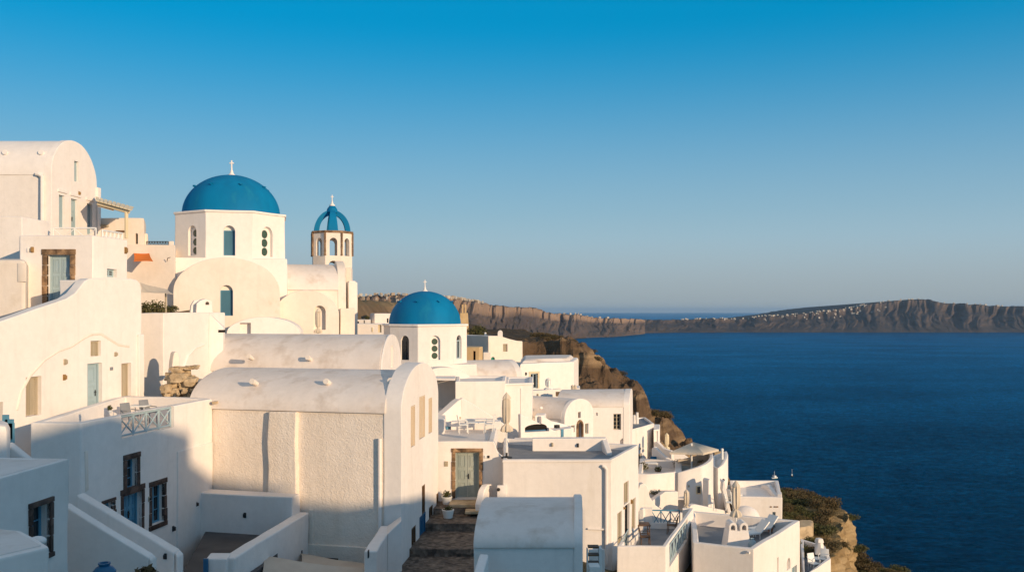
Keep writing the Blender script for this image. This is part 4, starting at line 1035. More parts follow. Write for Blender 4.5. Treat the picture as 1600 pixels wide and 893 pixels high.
A2 = xy(597, 43); B2_ = xy(627, 48.6); V2_ = (A2 - xy(270, 45.4)) * -1
h = house('vaulted_house', 'second long barrel-roofed house just behind the big rough-plastered one', 'house', [A2])
fg2, fs2, rf2 = vault(h, A2, B2_, V2_, -2.95, 1.72, -9, parapet=.05, pth=.12, rm=ROOFP, over=.1, ops_gable=[(610, 614, 540, 575, 'blind', {'depth': .08})])
for px, py in ((391, 558), (483, 560), (569, 560)): spout(rf2, P(px, py, 43.7), Vector((fwd.x, fwd.y, .4)), WARMP, .13)

h = house('post', 'pointed plaster stub above the rubble heap', 'post', [xy(274, 39.5)])
slab(h, Face(xy(266, 39.2), xy(283, 39.6)), [(267, 600), (270, 562), (272, 552), (275, 548.5), (278.5, 550), (280.5, 558), (282, 600)], .35, m=WARMP)
# heap of rubble where the barrel roof meets the terrace
bm = bmesh.new(); r_ = random.Random(3)
def rock(bm, c, s, seed):
    b2 = bmesh.new(); bmesh.ops.create_icosphere(b2, subdivisions=3, radius=1.0)
    for v in b2.verts:
        q = v.co.copy(); k = 1 + .45 * noise.noise(q * 1.1 + Vector((seed * 3.3, seed, 0))) + .18 * noise.noise(q * 3.1 + Vector((seed, 0, seed * 2.2)))
        q = Vector((max(-.72, min(.72, q.x)), max(-.72, min(.72, q.y)), max(-.66, min(.66, q.z)))) * k
        v.co = Vector((q.x * s[0], q.y * s[1], q.z * s[2])) + Vector(c)
    merge(bm, b2)
for k, (px, py, s) in enumerate([(263, 607, .36), (272, 598, .36), (283, 606, .36), (275, 612, .28), (292, 603, .40), (269, 588, .30), (280, 590, .36), (290, 592, .34), (300, 608, .30), (307, 614, .22), (262, 616, .24), (286, 614, .3), (297, 614, .2), (277, 580, .28), (288, 582, .3), (298, 596, .3), (311, 617, .14), (303, 600, .25)]):
    rock(bm, P(px, py, 38.1 + .3 * (k % 3)), (s * r_.uniform(.8, 1.3), s, s * r_.uniform(.6, .95)), k + 1)
for k, (px, s) in enumerate([(274, .3), (285, .36), (296, .34), (304, .22)]): rock(bm, P(px, 575 - k * .7, 38.5), (s, .35, .10), 40 + k)
for k in range(34): rock(bm, P(r_.uniform(259, 313), r_.uniform(609, 619), 37.6 + r_.random() * .5), (r_.uniform(.05, .13),) * 3, 60 + k)
single('rubble_heap', bm, TAN, 'heap of broken tan stones where the barrel roof meets the terrace', 'rubble', P(285, 620, 38), smooth=25)

# ================================================================== SHADED HOUSES, LOWER LEFT
a, b_, c, d = xy(48, 28.8), xy(126, 28.8), xy(331.5, 36.85), xy(190, 38.2)
h = house('house', 'white house in evening shade with dark stone-framed blue windows and railed roof terrace', 'house', [a])
fr_ = {'m': MIDB, 'stone': DSTONE, 'w': .17, 'depth': .26}
block(h, [a, b_, c, d], -3.6, -13, ph=.85, t=.3, floor=ROOFP, ops={1: [(197.5, 214, 716, 763, 'casement', fr_), (193, 221, 768, 835, 'door2', dict(fr_, sill=False)), (237, 256, 757, 817, 'casement', fr_),
    (292.5, 299, 731, 745, 'glass', {'m': PALEB, 'depth': .15}), (162, 177, 784, 798, 'casement', dict(fr_, w=.1)), (190, 272, 641, 676, 'cut', {'depth': .34})]})
f1 = Face(b_, c)
def on1(px, py, d): return f1.pt(*f1.uz(px, py), d)
u0, u1 = f1.uz(190, 660)[0] + .05, f1.uz(272, 660)[0] - .05; zf = f1.uz(231, 675)[1]
railing('pale blue crossed-bar railing set in the shaded roof terrace wall', f1.pt(u0, zf, -.12), f1.pt(u1, zf, -.12), .72, 4, PALEB, r=.035)
o4 = opening(f1, 276, 283, 690, 832); bm = bmesh.new(); fbox(bm, f1, o4[0], f1.L - .02, -13, f1.uz(330, 690)[1], -.05, .05); obj('buttress', bm, PLASTER, h, bevel=.05)
relief(h, f1, [(132, 705), (137, 703), (138, 765), (133, 768)], .02, WARMP, 'patch', .01)
for px, py, s in ((306, 787, .09), (270, 825, .1), (232, 779, .06)): lamp(h, f1, px, py, s, METAL)
vent(h, f1, 323, 325, 718, 727, STONE, .04); vent(h, f1, 231, 233, 775, 783, BEIGEW, .05)
# furniture behind the railing
def chair(p, rz, m, label, group=None, s=1.0):
    p = Vector(p); root = thing('chair', label, 'chair', p, group); M = Matrix.Rotation(rz, 3, 'Z')
    def T(x, y, z): return p + M @ Vector((x, y, z)) * s
    bm = bmesh.new(); quad_hull(bm, [T(-.23, -.23, .43), T(.23, -.23, .43), T(.23, .23, .43), T(-.23, .23, .43)], [T(-.23, -.23, .47), T(.23, -.23, .47), T(.23, .23, .47), T(-.23, .23, .47)]); obj('seat', bm, m, root, bevel=.012)
    bm = bmesh.new(); quad_hull(bm, [T(-.23, .20, .47), T(.23, .20, .47), T(.23, .24, .47), T(-.23, .24, .47)], [T(-.21, .30, .92), T(.21, .30, .92), T(.21, .33, .92), T(-.21, .33, .92)]); obj('backrest', bm, m, root, bevel=.015)
    for x in (-.2, .2):
        for y in (-.2, .2): bm = bmesh.new(); tube(bm, T(x, y, .44), T(x * 1.1, y * 1.1, 0), .018 * s, 6); obj('leg', bm, m, root)
        bm = bmesh.new(); pipe(bm, [T(x * 1.2, .24, .66), T(x * 1.2, -.18, .65), T(x * 1.1, -.2, .44)], .018 * s, 6); obj('armrest', bm, m, root)
    return root
def table(p, w, d, ht, m, label, rz=0.0, group=None):
    p = Vector(p); root = thing('table', label, 'table', p, group); M = Matrix.Rotation(rz, 3, 'Z')
    bm = bmesh.new(); box(bm, p + Vector((0, 0, ht - .02)), (w, d, .04), rz); obj('tabletop', bm, m, root, bevel=.01)
    for x in (-1, 1):
        for y in (-1, 1):
            q = M @ Vector((x * (w / 2 - .06), y * (d / 2 - .06), 0)); bm = bmesh.new(); tube(bm, p + q, p + q + Vector((0, 0, ht - .04)), .022, 6); obj('leg', bm, m, root)
    return root
zt_ = -4.45 + .02
for px, Y, lab in ((203, 34.0, 'blue-grey chair at the left of the shaded roof terrace'), (232, 35.2, 'blue-grey chair half hidden behind the terrace railing')):
    chair(V3(xy(px, Y), zt_), R(60), GREYF, lab)
table(V3(xy(218, 35.4), zt_), .7, .7, .7, WHITEW, 'small white table behind the crossed-bar terrace railing')
plant('potted_plant', 'tiny green potted plant on the shaded terrace wall', on1(178, 645, -.15), (.08, .08, .09), 60, .05, 11, pot=.06)

# grey courtyard floor, alley
bm = bmesh.new(); zc = -8.83; q = [xy(262, 27.5), xy(352, 27.5), xy(474, 36.0), xy(326, 36.8)]
quad_hull(bm, [V3(p, zc - .4) for p in q], [V3(p, zc) for p in q]); single('courtyard_floor', bm, DARKF, '', '', V3(q[0], zc), kind='structure')
bm = bmesh.new()
for k, (y0, y1, z) in enumerate([(26, 33.2, -10.25), (33.2, 36.2, -9.95), (36.2, 39.0, -9.62), (39.0, 40.6, -9.25), (40.6, 42.2, -8.95)]):
    xa, xb = -6.0, (.4 if y1 < 37 else 1.0)
    quad_hull(bm, [Vector((xa, y0, H - 12)), Vector((xb, y0, H - 12)), Vector((xb, y1, H - 12)), Vector((xa, y1, H - 12))], [Vector((xa, y0, H + z)), Vector((xb, y0, H + z)), Vector((xb, y1, H + z + .04)), Vector((xa, y1, H + z + .04))])
single('alley_path', bm, COBBLE, '', '', Vector((-2, 40, H - 9)), kind='structure', bevel=.03)

def capwall(name, label, pts, tops, zb, th, m=None, cat='wall', root=None):
    """wall following plan points with its own top heights"""
    root = root or thing(name, label, cat, V3(pts[0], zb)); bm = bmesh.new()
    for (p, q), (z0, z1) in zip(zip(pts, pts[1:]), zip(tops, tops[1:])):
        d = (q - p).normalized(); s = Vector((-d.y, d.x)) * th / 2
        a = [V3(p - s, zb), V3(p + s, zb), V3(q + s, zb), V3(q - s, zb)]; b2 = [V3(p - s, z0), V3(p + s, z0), V3(q + s, z1), V3(q - s, z1)]
        quad_hull(bm, a, b2)
    obj('wall', bm, m or PLASTER, root, bevel=.06, seg=3); return root
w = capwall('courtyard_wall', 'low white wall bounding the dark courtyard, beside the beige sail', [xy(474, 35.8), xy(356, 29.2)], [-8.03, -8.03], -13, .45)
block(w, [xy(320, 28.9), xy(354, 28.9), xy(361, 29.6), xy(328, 29.6)], -7.98, -13, name='gate_pier')
bm = bmesh.new(); q = Face(xy(318, 28.75), xy(325, 28.75)); fbox(bm, q, 0, q.L, -10.5, Zr(872, 28.75), -.05, .03); single('gate', bm, DEEPB, 'narrow blue gate at the courtyard wall end', 'gate', q.pt(0, -10.5))
w = capwall('courtyard_wall', 'white wall stub with sloping top against the big house gable', [xy(604, 34.9), xy(579, 31.4)], [-8.35, -8.4], -14, .46)
block(w, [xy(605, 33.6), xy(628, 34.2), xy(628, 35.0), xy(605, 34.8)], [-8.35, -8.0, -8.0, -8.35], -13, name='wall')
vent(w, Face(xy(571, 31.2), xy(588, 31.2)), 575, 577, 858, 870, METAL, .12, 'pipe')
fw = Face(xy(588.5, 31.45), xy(613.5, 35.0)); bm = bmesh.new(); 
o4 = opening(fw, 611, 626, 868, 900); fpoly(bm, fw, outline(*o4, True), -.02, .03); obj('window', bm, GLASS, w)
sheet('shade_sail', 'beige sail stretched over the small yard beside the courtyard wall', 'awning', [V3(xy(413, 32.0), Zr(866, 32.0)), V3(xy(575, 32.2), Zr(886, 32.2)), V3(xy(600, 28), -10.0), V3(xy(380, 28), -9.2)], CLOTH, .25)
sheet('shade_sail', 'second beige sail tucked behind the first, against the rough wall', 'awning', [V3(xy(470, 35.0), Zr(863, 35.0)), V3(xy(575, 34.6), Zr(880, 34.6)), V3(xy(575, 32.6), -9.6), V3(xy(462, 32.6), -9.35)], CLOTH, .15)
for k, (px, py, Y) in enumerate(((413, 866, 32.0), (471, 862, 35.0))):
    bm = bmesh.new(); tube(bm, P(px, py + 6, Y), P(px, py - 3, Y), .05, 6); single('hook', bm, METAL, ('iron hook holding the front beige sail', 'iron hook holding the rear beige sail')[k], 'hook', P(px, py + 6, Y))

# leftmost shaded house and foreground roof
a, b_, c, d = xy(-200, 20.2), xy(-8, 20.2), xy(108, 23), xy(-120, 23.3)
h = house('house', 'shaded white house with flat grey roof and dark stone window, lower left edge', 'house', [b_])
block(h, [a, b_, c, d], -3.8, -11, ops={1: [(50.5, 78, 789, 868, 'casement', {'m': MIDB, 'stone': DSTONE, 'w': .12, 'depth': .3})]}, floor=ROOFP, bevel=.05)
h = house('house', 'nearest flat roof corner in shade at the bottom left', 'house', [xy(-60, 15.4)])
block(h, [xy(-80, 15.3), xy(77, 16.9), xy(34, 18.05), xy(-80, 18.7)], -4.42, -9, floor=ROOFP, bevel=.07)
bm = bmesh.new(); ball(bm, P(58, 845, 17.6), (.17, .17, .10), 20, 10); single('vent_cap', bm, PLASTER, 'small rounded white vent cap on the nearest roof corner', 'vent', P(58, 850, 17.6))
h = house('chimney', 'rounded white chimney stump at the left edge of the shaded roof', 'chimney', [xy(0, 24.2)])
block(h, [xy(-40, 24), xy(14, 24.2), xy(16, 25.2), xy(-40, 25.2)], Zr(663, 24), -9, bevel=.22)
capwall('stair_wall', 'small sloping white parapet behind the shaded grey roof', [xy(14, 25.0), xy(48, 25.0)], [Zr(690, 25), Zr(717, 25)], -9, .3)
bm = bmesh.new()
for px, py, w_ in ((9, 655, .16), (15, 662, .22), (18, 668, .14)):
    box(bm, P(px, py + 8, 27.0), (w_, .1, .6))
single('shutter', bm, MIDB, 'open blue shutter boards beside the dark doorway at the left edge', 'shutter', P(14, 680, 27.0))

capwall('stair_wall', 'upper sloping white stair parapet below the stone-framed windows', [xy(125, 28.4), xy(277, 28.0), xy(283, 28.0)], [Zr(770, 28.4), Zr(860, 28), Zr(866, 28)], -13, .42)
capwall('stair_wall', 'lower sloping white stair parapet, nearest the shaded house', [xy(104, 24.6), xy(236, 24.6), xy(241, 24.6)], [Zr(786, 24.6), Zr(868, 24.6), Zr(874, 24.6)], -13, .36)
f = Face(xy(125, 28.19), xy(277, 27.79)); 
h = thing('wall_lamp', 'small dark lamp on the end of the upper stair parapet', 'lamp', f.pt(*f.uz(259, 868))); lamp(h, f, 259, 868, .09, METAL)
bm = bmesh.new()
for k in range(9): 
    y0 = 24.9 + (28.0 - 24.9) * 0
    xk = xy(112, 26.5).x + .42 * k; box(bm, Vector((xk, 26.4, H - 7.4 - .19 * k - 3)), (.42, 3.1, 6))
single('staircase', bm, ROOFP, 'white steps descending between the two sloping parapets', 'staircase', V3(xy(112, 26.5), -9), bevel=.02)
bm = bmesh.new(); box(bm, V3(xy(285, 27.2), -9.05), (1.6, 1.4, .5)); single('step_block', bm, PLASTER, 'low white block at the foot of the stair parapet', 'block', V3(xy(285, 27.2), -9.3), bevel=.05)
jb = thing('jar', 'big blue glazed jar in front of the lower stair parapet', 'jar', P(163, 905, 22.5)); bm = bmesh.new(); lathe(bm, P(163, 905, 22.5), [(.16, 0), (.26, .12), (.28, .22), (.2, .32), (.12, .36), (.15, .40), (.15, .43), (.1, .43), (.08, .34), (0, .32)], 20); obj('body', bm, DEEPB, jb)
plant('plant', 'dark dry leafy plant at the foot of the lower stair parapet', P(230, 902, 23.4), (.28, .2, .16), 160, .12, 21, m=DRYLEAF)

# ================================================================== ALLEY DOOR TERRACE, FLAT HOUSE, NEAR VAULT
pts = [xy(674, 42), xy(771, 42), xy(778, 47.5), xy(674, 48)]
h = house('gate_house', 'white wall with grey-green double door in mottled stone frame at the alley end', 'house', [pts[0]])
block(h, pts, -6.1, -13, ph=.1, t=.25, ops={0: [(711.5, 748.5, 706, 778, 'door2', {'m': SAGE, 'stone': STONE, 'w': .17, 'sill': False, 'depth': .28})]}, floor=ROOFP)
f0 = Face(pts[0], pts[1])
slab(h, Face(xy(769, 42), xy(790, 42)), [(769, 800), (769, 688), (771.5, 689), (774, 694), (776, 702), (780, 709), (786, 713), (790, 717), (790, 800)], .35)
vent(h, f0, 694, 700, 720, 728, BEIGEW, .03, 'plaque'); vent(h, f0, 757, 760.5, 711, 715, WHITEW, .05); vent(h, f0, 761.5, 765, 711, 715, METAL, .05)
h = house('garden_wall', 'little curved white wall right of the grey-green alley door', 'wall', [xy(753, 41)])
slab(h, Face(xy(752, 40.2), xy(768, 41.6)), [(752, 800), (752, 787), (757, 765), (762, 757), (768, 756), (768, 800)], .3)
bm = bmesh.new(); box(bm, V3(xy(728, 41.2), -8.86), (1.5, 1.1, .14)); box(bm, V3(xy(741, 40.4), -9.02), (.8, .8, .12)); single('doorstep', bm, TAN, 'worn stone doorstep below the grey-green double door', 'step', V3(xy(728, 41.2), -8.95), bevel=.03)
plant('potted_plant', 'white pot with round green plant beside the alley door, upper of two', V3(xy(698, 41.5), -9.0), (.19, .19, .17), 260, .05, 31, pot=.24)
plant('potted_plant', 'white pot with low green plant at the alley edge, lower of two', V3(xy(700, 40.0), -9.3), (.2, .2, .1), 200, .05, 32, pot=.26)
z0 = -6.2
chair(V3(xy(724, 45.2), z0 + .02), R(100), WHITEW, 'white armchair at the left of the terrace above the alley door')
chair(V3(xy(764, 45.4), z0 + .02), R(-100), WHITEW, 'white armchair at the right of the terrace above the alley door')
table(V3(xy(744, 45.8), z0 + .02), 1.0, .6, .5, WHITEW, 'low white table between two armchairs above the alley door')
bm = bmesh.new(); box(bm, V3(xy(744, 46.9), z0 + .22), (2.6, .6, .44)); box(bm, V3(xy(744, 46.8), z0 + .5), (1.2, .4, .12)); single('bench', bm, PLASTER, 'built white bench behind the low table on the terrace', 'bench', V3(xy(744, 46.9), z0), bevel=.05)

def folded_parasol(label, p, ht, m=CANVAS, lo=.36, r=.2, group=None, pole=WHITEW, base=True):
    p = Vector(p); root = thing('parasol', label, 'parasol', p, group)
    bm = bmesh.new(); tube(bm, p, p + Vector((0, 0, ht * .98)), .035, 8); obj('pole', bm, pole, root)
    n = 24; c0 = ht * lo; c1 = ht
    L_ = c1 - c0
    prof = [(r * t_[0], c0 + L_ * t_[1]) for t_ in ((.8, 0), (1.35, .01), (1.45, .05), (1.15, .13), (.50, .19), (.48, .215), (.78, .26), (.94, .36), (.98, .60), (.92, .80), (.74, .835), (1.12, .84), (.88, .89), (.46, .955), (.10, 1.0), (0, 1.012))]
    ph = rng.random() * 6
    bm = bmesh.new(); lathe(bm, p, prof, n, fold=lambda i, k: 1 + (.22 if i % 3 == 0 else -.10 * (i % 2)) * (1 if k < 10 else .5) + .08 * math.sin(i * 1.3 + ph + k * .7)); obj('canopy', bm, m, root, smooth=50)
    if base: bm = bmesh.new(); lathe(bm, p, [(.26, 0), (.26, .06), (.05, .09), (.05, .25), (0, .25)], 16); obj('base', bm, METAL, root)
    return root
folded_parasol('tall folded cream parasol standing on the flat grey roof', V3(xy(791.5, 41.7), Zr(715, 41.7)), 3.05, r=.172, lo=.40)

a, b_, c, d = xy(786, 41), xy(956, 41), xy(998, 45.6), xy(787, 48)
h = house('house', 'wide flat-roofed white house with grey roof, right of the alley door', 'house', [a])
sh = {'m': BEIGEW, 'depth': .14}
block(h, [a, b_, c, d], -6.8, -15, ph=.3, t=.22, floor=GREYF, ops={1: [(974.5, 982, 752, 786, 'shutter', sh), (964.5, 971.5, 799, 850, 'shutter', sh), (976, 983.5, 787, 855, 'door2', {'m': METAL, 'depth': .2}), (987, 993, 778, 826, 'shutter', sh)]})
f0 = Face(a, b_); drainpipe(h, f0, 947, 732, 880, .07, PLASTER, (941, 727)); 
bm = bmesh.new(); pipe(bm, [f0.pt(*f0.uz(918, 825), .06), f0.pt(*f0.uz(947, 826), .06)], .04); obj('drainpipe', bm, PLASTER, h)
f1 = Face(b_, c); lamp(h, f1, 985.5, 783, .11); lamp(h, f1, 974, 793, .06)
relief(h, f0, [(785, 718.5), (956, 717.5), (956, 721), (785, 722)], .05, PLASTER, 'cornice', .02)
vent(h, f0, 815, 832, 780, 800, PLASTER, .25, 'wall_box'); vent(h, f0, 833, 851, 779, 800, WARMP, .1, 'wall_box'); vent(h, f0, 777, 791, 757, 790, PLASTER, .12, 'wall_box')
o4 = opening(f0, 779, 783, 759, 763); bm = bmesh.new(); ball(bm, f0.pt(o4[0], o4[2], .16), (.08, .08, .08), 10, 8); obj('wall_lamp', bm, METAL, h)
h = house('roof_wall', 'low white screen wall at the back of the flat grey roof', 'wall', [xy(832, 45.6)])
block(h, [xy(832, 45.3), xy(946, 45.3), xy(948, 45.75), xy(832, 45.75)], Zr(684, 45.3), -9, bevel=.04)
capwall('', '', [xy(944, 45.5), xy(952, 44.0)], [Zr(684, 45.3), Zr(700, 45.3)], -9, .3, root=h)
fr0 = Face(xy(832, 45.3), xy(946, 45.3)); lamp(h, fr0, 863, 694, .1, BEIGEW); lamp(h, fr0, 903, 695, .1, METAL)

A = xy(911, 28); B_ = xy(908, 33.2); V = Vector((-3.42, -.02))
h = house('vaulted_house', 'nearest small barrel-roofed white house in shade, bottom centre', 'house', [A])
vault(h, A, B_, V, -7.32, .78, -15, parapet=.14, pth=.28, rm=ROOFP, over=.06)
capwall('stair_wall', 'short sloping white parapet at the bottom edge beside the alley', [xy(757, 27.3), xy(730, 25.2)], [Zr(864, 27.3), -8.4], -14, .3)
bm = bmesh.new(); q = Face(xy(920, 33), xy(945, 33)); fbox(bm, q, 0, q.L, -11, Zr(858, 33), -.1, 0); single('shed_wall', bm, PLASTER, 'narrow white yard wall right of the nearest vault', 'wall', q.pt(0, -11), bevel=.02)
st = thing('shelf', 'dark wooden yard shelf squeezed right of the nearest vault', 'shelf', P(928, 893, 31.5)); 
bm = bmesh.new(); q = Face(xy(919, 31.5), xy(936, 31.5))
for k in range(4): fbox(bm, q, 0, q.L, Zr(893, 31.5) + .28 * k, Zr(893, 31.5) + .28 * k + .05, -.3, 0)
obj('board', bm, BROWNW, st); bm = bmesh.new(); fbox(bm, q, -.04, 0, Zr(900, 31.5), Zr(858, 31.5), -.3, 0); fbox(bm, q, q.L, q.L + .1, Zr(900, 31.5), Zr(856, 31.5), -.3, 0.02); obj('side', bm, WHITEW, st)
bm = bmesh.new(); box(bm, P(928, 893, 30.2), (.36, .5, .5)); single('crate', bm, WHITEW, 'white box standing in the yard right of the nearest vault', 'box', P(928, 904, 30.2), bevel=.02)

# ================================================================== RIGHT-HAND TERRACES
a, b_, c, d = xy(964, 40.00), xy(1041, 40.00), xy(1084, 47.75), xy(1001, 48.00)
h = house('balcony_terrace', 'white walled balcony terrace with blue-grey railings, table and chairs', 'terrace', [a])
f1 = Face(b_, c)
block(h, [a, b_, c, d], -10.5, -17, ph=1.1, t=.2, floor=GREYF, ops={1: [(1046, 1074, 829, 864, 'cut', {'depth': .3})]},
      cuts=[lambda cut: fbox(cut, Face(d, a), 0.6, 7.4, -11.6, -10, .25, -.35), lambda cut: fbox(cut, Face(c, d), 0.6, 2.2, -11.3, -10, .25, -.35)])
u0, u1 = f1.uz(1046, 840)[0] + .03, f1.uz(1074, 840)[0] - .03; zf = f1.uz(1060, 863)[1]
railing('pale blue zigzag railing in the sloping right wall of the balcony terrace', f1.pt(u0, zf, -.1), f1.pt(u1, zf, -.1), .82, 6, PALEB, bars='v', r=.03)
railing('dark blue crossed-bar railing at the back of the balcony terrace', V3(xy(1018, 47.88), -11.6), V3(xy(1062, 47.81), -11.6), .95, 3, MIDB, r=.03)
railing('white railing along the house side of the balcony terrace', V3(xy(966, 40.75), -11.6), V3(xy(998, 47.75), -11.6), .9, 4, PALEB, bars='b', r=.022)
zf = -11.58
chair(V3(xy(1008, 44.25), zf), R(90), BROWNW, 'dark wooden chair beside the balcony table'); chair(V3(xy(1050, 46.62), zf), R(-110), BROWNW, 'dark wooden chair against the balcony back railing')
table(V3(xy(1003, 45.75), zf), .8, .8, .72, BROWNW, 'brown wooden table on the balcony terrace')
h = house('garden_wall', 'curving white wall behind the balcony railing', 'wall', [xy(1000, 52.50)])
f = Face(xy(996, 51.25), xy(1085, 52.50)); slab(h, f, [(996, 830), (996, 768), (1000, 757), (1006, 754), (1012, 760), (1015, 775), (1024, 788), (1038, 797), (1052, 800), (1085, 803), (1085, 830)], .4)
block(h, [xy(997, 53.25), xy(1009, 53.25), xy(1009, 55.00), xy(997, 55.00)], Zr(763, 53.25), -18, name='pier')

zr = -11.0
a, b_, c, d = PZ(1083, 847, zr), PZ(1178, 857, zr), PZ(1250, 812, zr), PZ(1077, 797, zr)
h = house('house', 'white flat-roofed house with sunken grey roof, chimney and loungers, lower right', 'house', [a])
block(h, [a, b_, c, d], zr, -22, ph=.7, t=.28, floor=GREYF, ops={1: [(1213, 1216, 870, 905, 'blind', {'depth': .06}), (1229, 1235, 871, 889, 'blind', {'arch': True, 'depth': .2}), (1237, 1245, 884, 915, 'shutter', {'m': PALEB})]})
f0 = Face(a, b_); bm = bmesh.new(); pipe(bm, [f0.pt(*f0.uz(1168, 861), .05), f0.pt(*f0.uz(1172, 862), .12)], .06); obj('drainpipe', bm, PLASTER, h)
zf = zr - .68
cm = thing('chimney', 'square white chimney with two arched smoke holes on the sunken grey roof', 'chimney', V3(xy(1151, 44.25), zf)); c0 = xy(1151, 44.25)
bm = bmesh.new(); quad_hull(bm, [V3(c0 + Vector((x * .62, y * .55)), zf) for x, y in ((-1, -1), (1, -1), (1, 1), (-1, 1))], [V3(c0 + Vector((x * .48, y * .44)), zf + .9) for x, y in ((-1, -1), (1, -1), (1, 1), (-1, 1))]); obj('stack', bm, PLASTER, cm, bevel=.04)
for dx in (-.27, .27):
    q = Face(c0 + Vector((dx - .2, -.4)), c0 + Vector((dx + .2, -.4))); bm = bmesh.new(); fpoly(bm, q, outline(0, .4, H * 0 + zf + .86, zf + 1.32, True), 0, -.8); cut = bmesh.new(); fpoly(cut, q, outline(.09, .31, zf + .94, zf + 1.2, True), .1, -.9); obj('flue', bm, PLASTER, cm, cut=cut, bevel=.02)
folded_parasol('folded cream parasol on the sunken grey roof, behind the chimney', V3(xy(1150, 46.62), zf), 2.85, r=.19, lo=.34)
def lounger(p, rz, label, m=WHITEW):
    p = Vector(p); root = thing('sun_lounger', label, 'sun lounger', p); M = Matrix.Rotation(rz, 3, 'Z')
    def T(x, y, z): return p + M @ Vector((x, y, z))
    bm = bmesh.new(); quad_hull(bm, [T(-.32, -.9, .26), T(.32, -.9, .26), T(.32, .3, .26), T(-.32, .3, .26)], [T(-.32, -.9, .36), T(.32, -.9, .36), T(.32, .3, .36), T(-.32, .3, .36)]); obj('mattress', bm, m, root, bevel=.03)
    bm = bmesh.new(); quad_hull(bm, [T(-.32, .3, .28), T(.32, .3, .28), T(.32, .32, .38), T(-.32, .32, .38)], [T(-.32, .85, .82), T(.32, .85, .82), T(.32, .80, .90), T(-.32, .80, .90)]); obj('backrest', bm, m, root, bevel=.03)
    for x in (-.27, .27):
        for y in (-.8, .25): bm = bmesh.new(); tube(bm, T(x, y, 0), T(x, y, .27), .025, 6); obj('leg', bm, m, root)
    return root
lounger(V3(xy(1176, 46.00), zf), R(-70), 'white sun lounger with raised back nearest the chimney'); lounger(V3(xy(1192, 47.00), zf), R(-60), 'white sun lounger with raised back, farther by the roof wall')
bm = bmesh.new(); lathe(bm, V3(xy(1175.5, 43.75), zf), [(.13, 0), (.2, .12), (.21, .3), (.15, .46), (.07, .52), (.1, .58), (.06, .58), (0, .5)], 18); single('vase', bm, PALEB, 'pale blue ceramic vase on the sunken grey roof', 'vase', V3(xy(1175.5, 43.75), zf))
plant('potted_plant', 'dark dry plant in a clay pot at the far corner of the sunken roof', V3(xy(1204, 47.38), zf), (.26, .2, .16), 200, .06, 41, m=DRYLEAF, pot=.14)
h = house('garden_wall', 'white swooping wall behind the sunken grey roof', 'wall', [xy(1080, 52.50)])
f = Face(xy(1076, 52.50), xy(1160, 54.38)); slab(h, f, [(1076, 830), (1076, 795), (1080, 789), (1086, 787.5), (1100, 790), (1145, 799), (1160, 803), (1160, 830)], .35)

# curved terrace with the open parasol
def arcpts(pts): return [xy(p[0], p[1] * 1.15) for p in pts]
lo_ = arcpts([(996, 47.6), (1012, 47.5), (1030, 47.6), (1048, 47.9), (1061, 48.2)]) + [xy(1061, 59.5), xy(1000, 60.5)]
hi_ = arcpts([(1059, 47.9), (1075, 47.75), (1092, 47.85), (1104, 48.2), (1111, 48.8), (1114.5, 49.8)]) + [xy(1113, 59.6), xy(1059, 59.6)]
h = house('terrace_house', 'curved white terrace building under the open beige parasol', 'house', [lo_[0]])
block(h, lo_, -9.95, -22, ph=.5, t=.25, floor=ROOFP); block(h, hi_, [-9.95, -9.75, -9.6, -9.5, -9.42, -9.38, -9.38, -9.9], -22, ph=.45, t=.25, floor=ROOFP)
f = Face(hi_[1], hi_[2]); vent(h, f, 1087.5, 1095.5, 758, 771, CREAMW, .05, 'window_frame'); vent(h, f, 1089, 1094, 759.5, 769.5, GLASS, .06, 'pane'); vent(h, f, 1075, 1077, 757, 760, BEIGEW, .08); 
f = Face(lo_[3], lo_[4]); vent(h, f, 1064, 1066, 761, 764, BEIGEW, .08)
f = Face(lo_[2], lo_[3]); fk = Face(lo_[3] + Vector((0, -.4)), hi_[1] + Vector((0.1, -.35)))
slab(h, fk, [(1040, 830), (1040, 790), (1046, 782), (1054, 779), (1072, 779), (1078, 784), (1078, 830)], .5, ops=[(1046, 1069, 780, 806, 'blind', {'depth': .35})], name='lower_wall')
lw = arcpts([(1000, 46.3), (1018, 46.5), (1040, 46.9)]); fz = Face(lw[0], lw[2]); slab(h, fz, [(1000, 830), (1000, 795), (1014, 789), (1022, 780), (1040, 767), (1060, 767), (1060, 830)], .4, name='lower_wall')
h = house('terrace_house', 'small rounded white terrace at the cliff edge with a parasol post', 'house', [xy(1113, 59.80)])
r2 = arcpts([(1112, 52.4), (1122, 51.8), (1131, 52.1), (1136, 53.0), (1137.5, 54.5)]) + [xy(1136, 64), xy(1112, 64)]
block(h, r2, [-10.4, -10.45, -10.25, -10.05, -10.0, -10.0, -10.35], -20, ph=.35, t=.22, floor=ROOFP); lamp(h, Face(r2[2], r2[3]), 1129.5, 749, .08, METAL)
ps = thing('parasol', 'large open beige parasol over the curved terrace', 'parasol', P(1081, 728, 57.50)); 
bm = bmesh.new(); ap = P(1083, 690, 58.07); cs = [P(1046, 706, 56.58), P(1099, 707.5, 55.89), P(1123, 701.5, 59.80), P(1068, 701, 60.95)]; n_ = 8
va = bm.verts.new(ap); vl = bm.verts.new(ap - Vector((0, 0, .06)))
for k in range(4):
    p, q = cs[k], cs[(k + 1) % 4]; pm = p.lerp(q, .5); pm = pm.lerp(ap, .06); pm.z -= .05
    for x, y in ((p, pm), (pm, q)):
        x2, y2 = x - Vector((0, 0, .12)), y - Vector((0, 0, .12)); a1, b1, a3, b3 = [bm.verts.new(t) for t in (x, y, x2, y2)]
        bm.faces.new((va, a1, b1)); bm.faces.new((vl, b3, a3)); bm.faces.new((a1, a3, b3, b1))
obj('canopy', bm, CANVAS, ps, smooth=20)
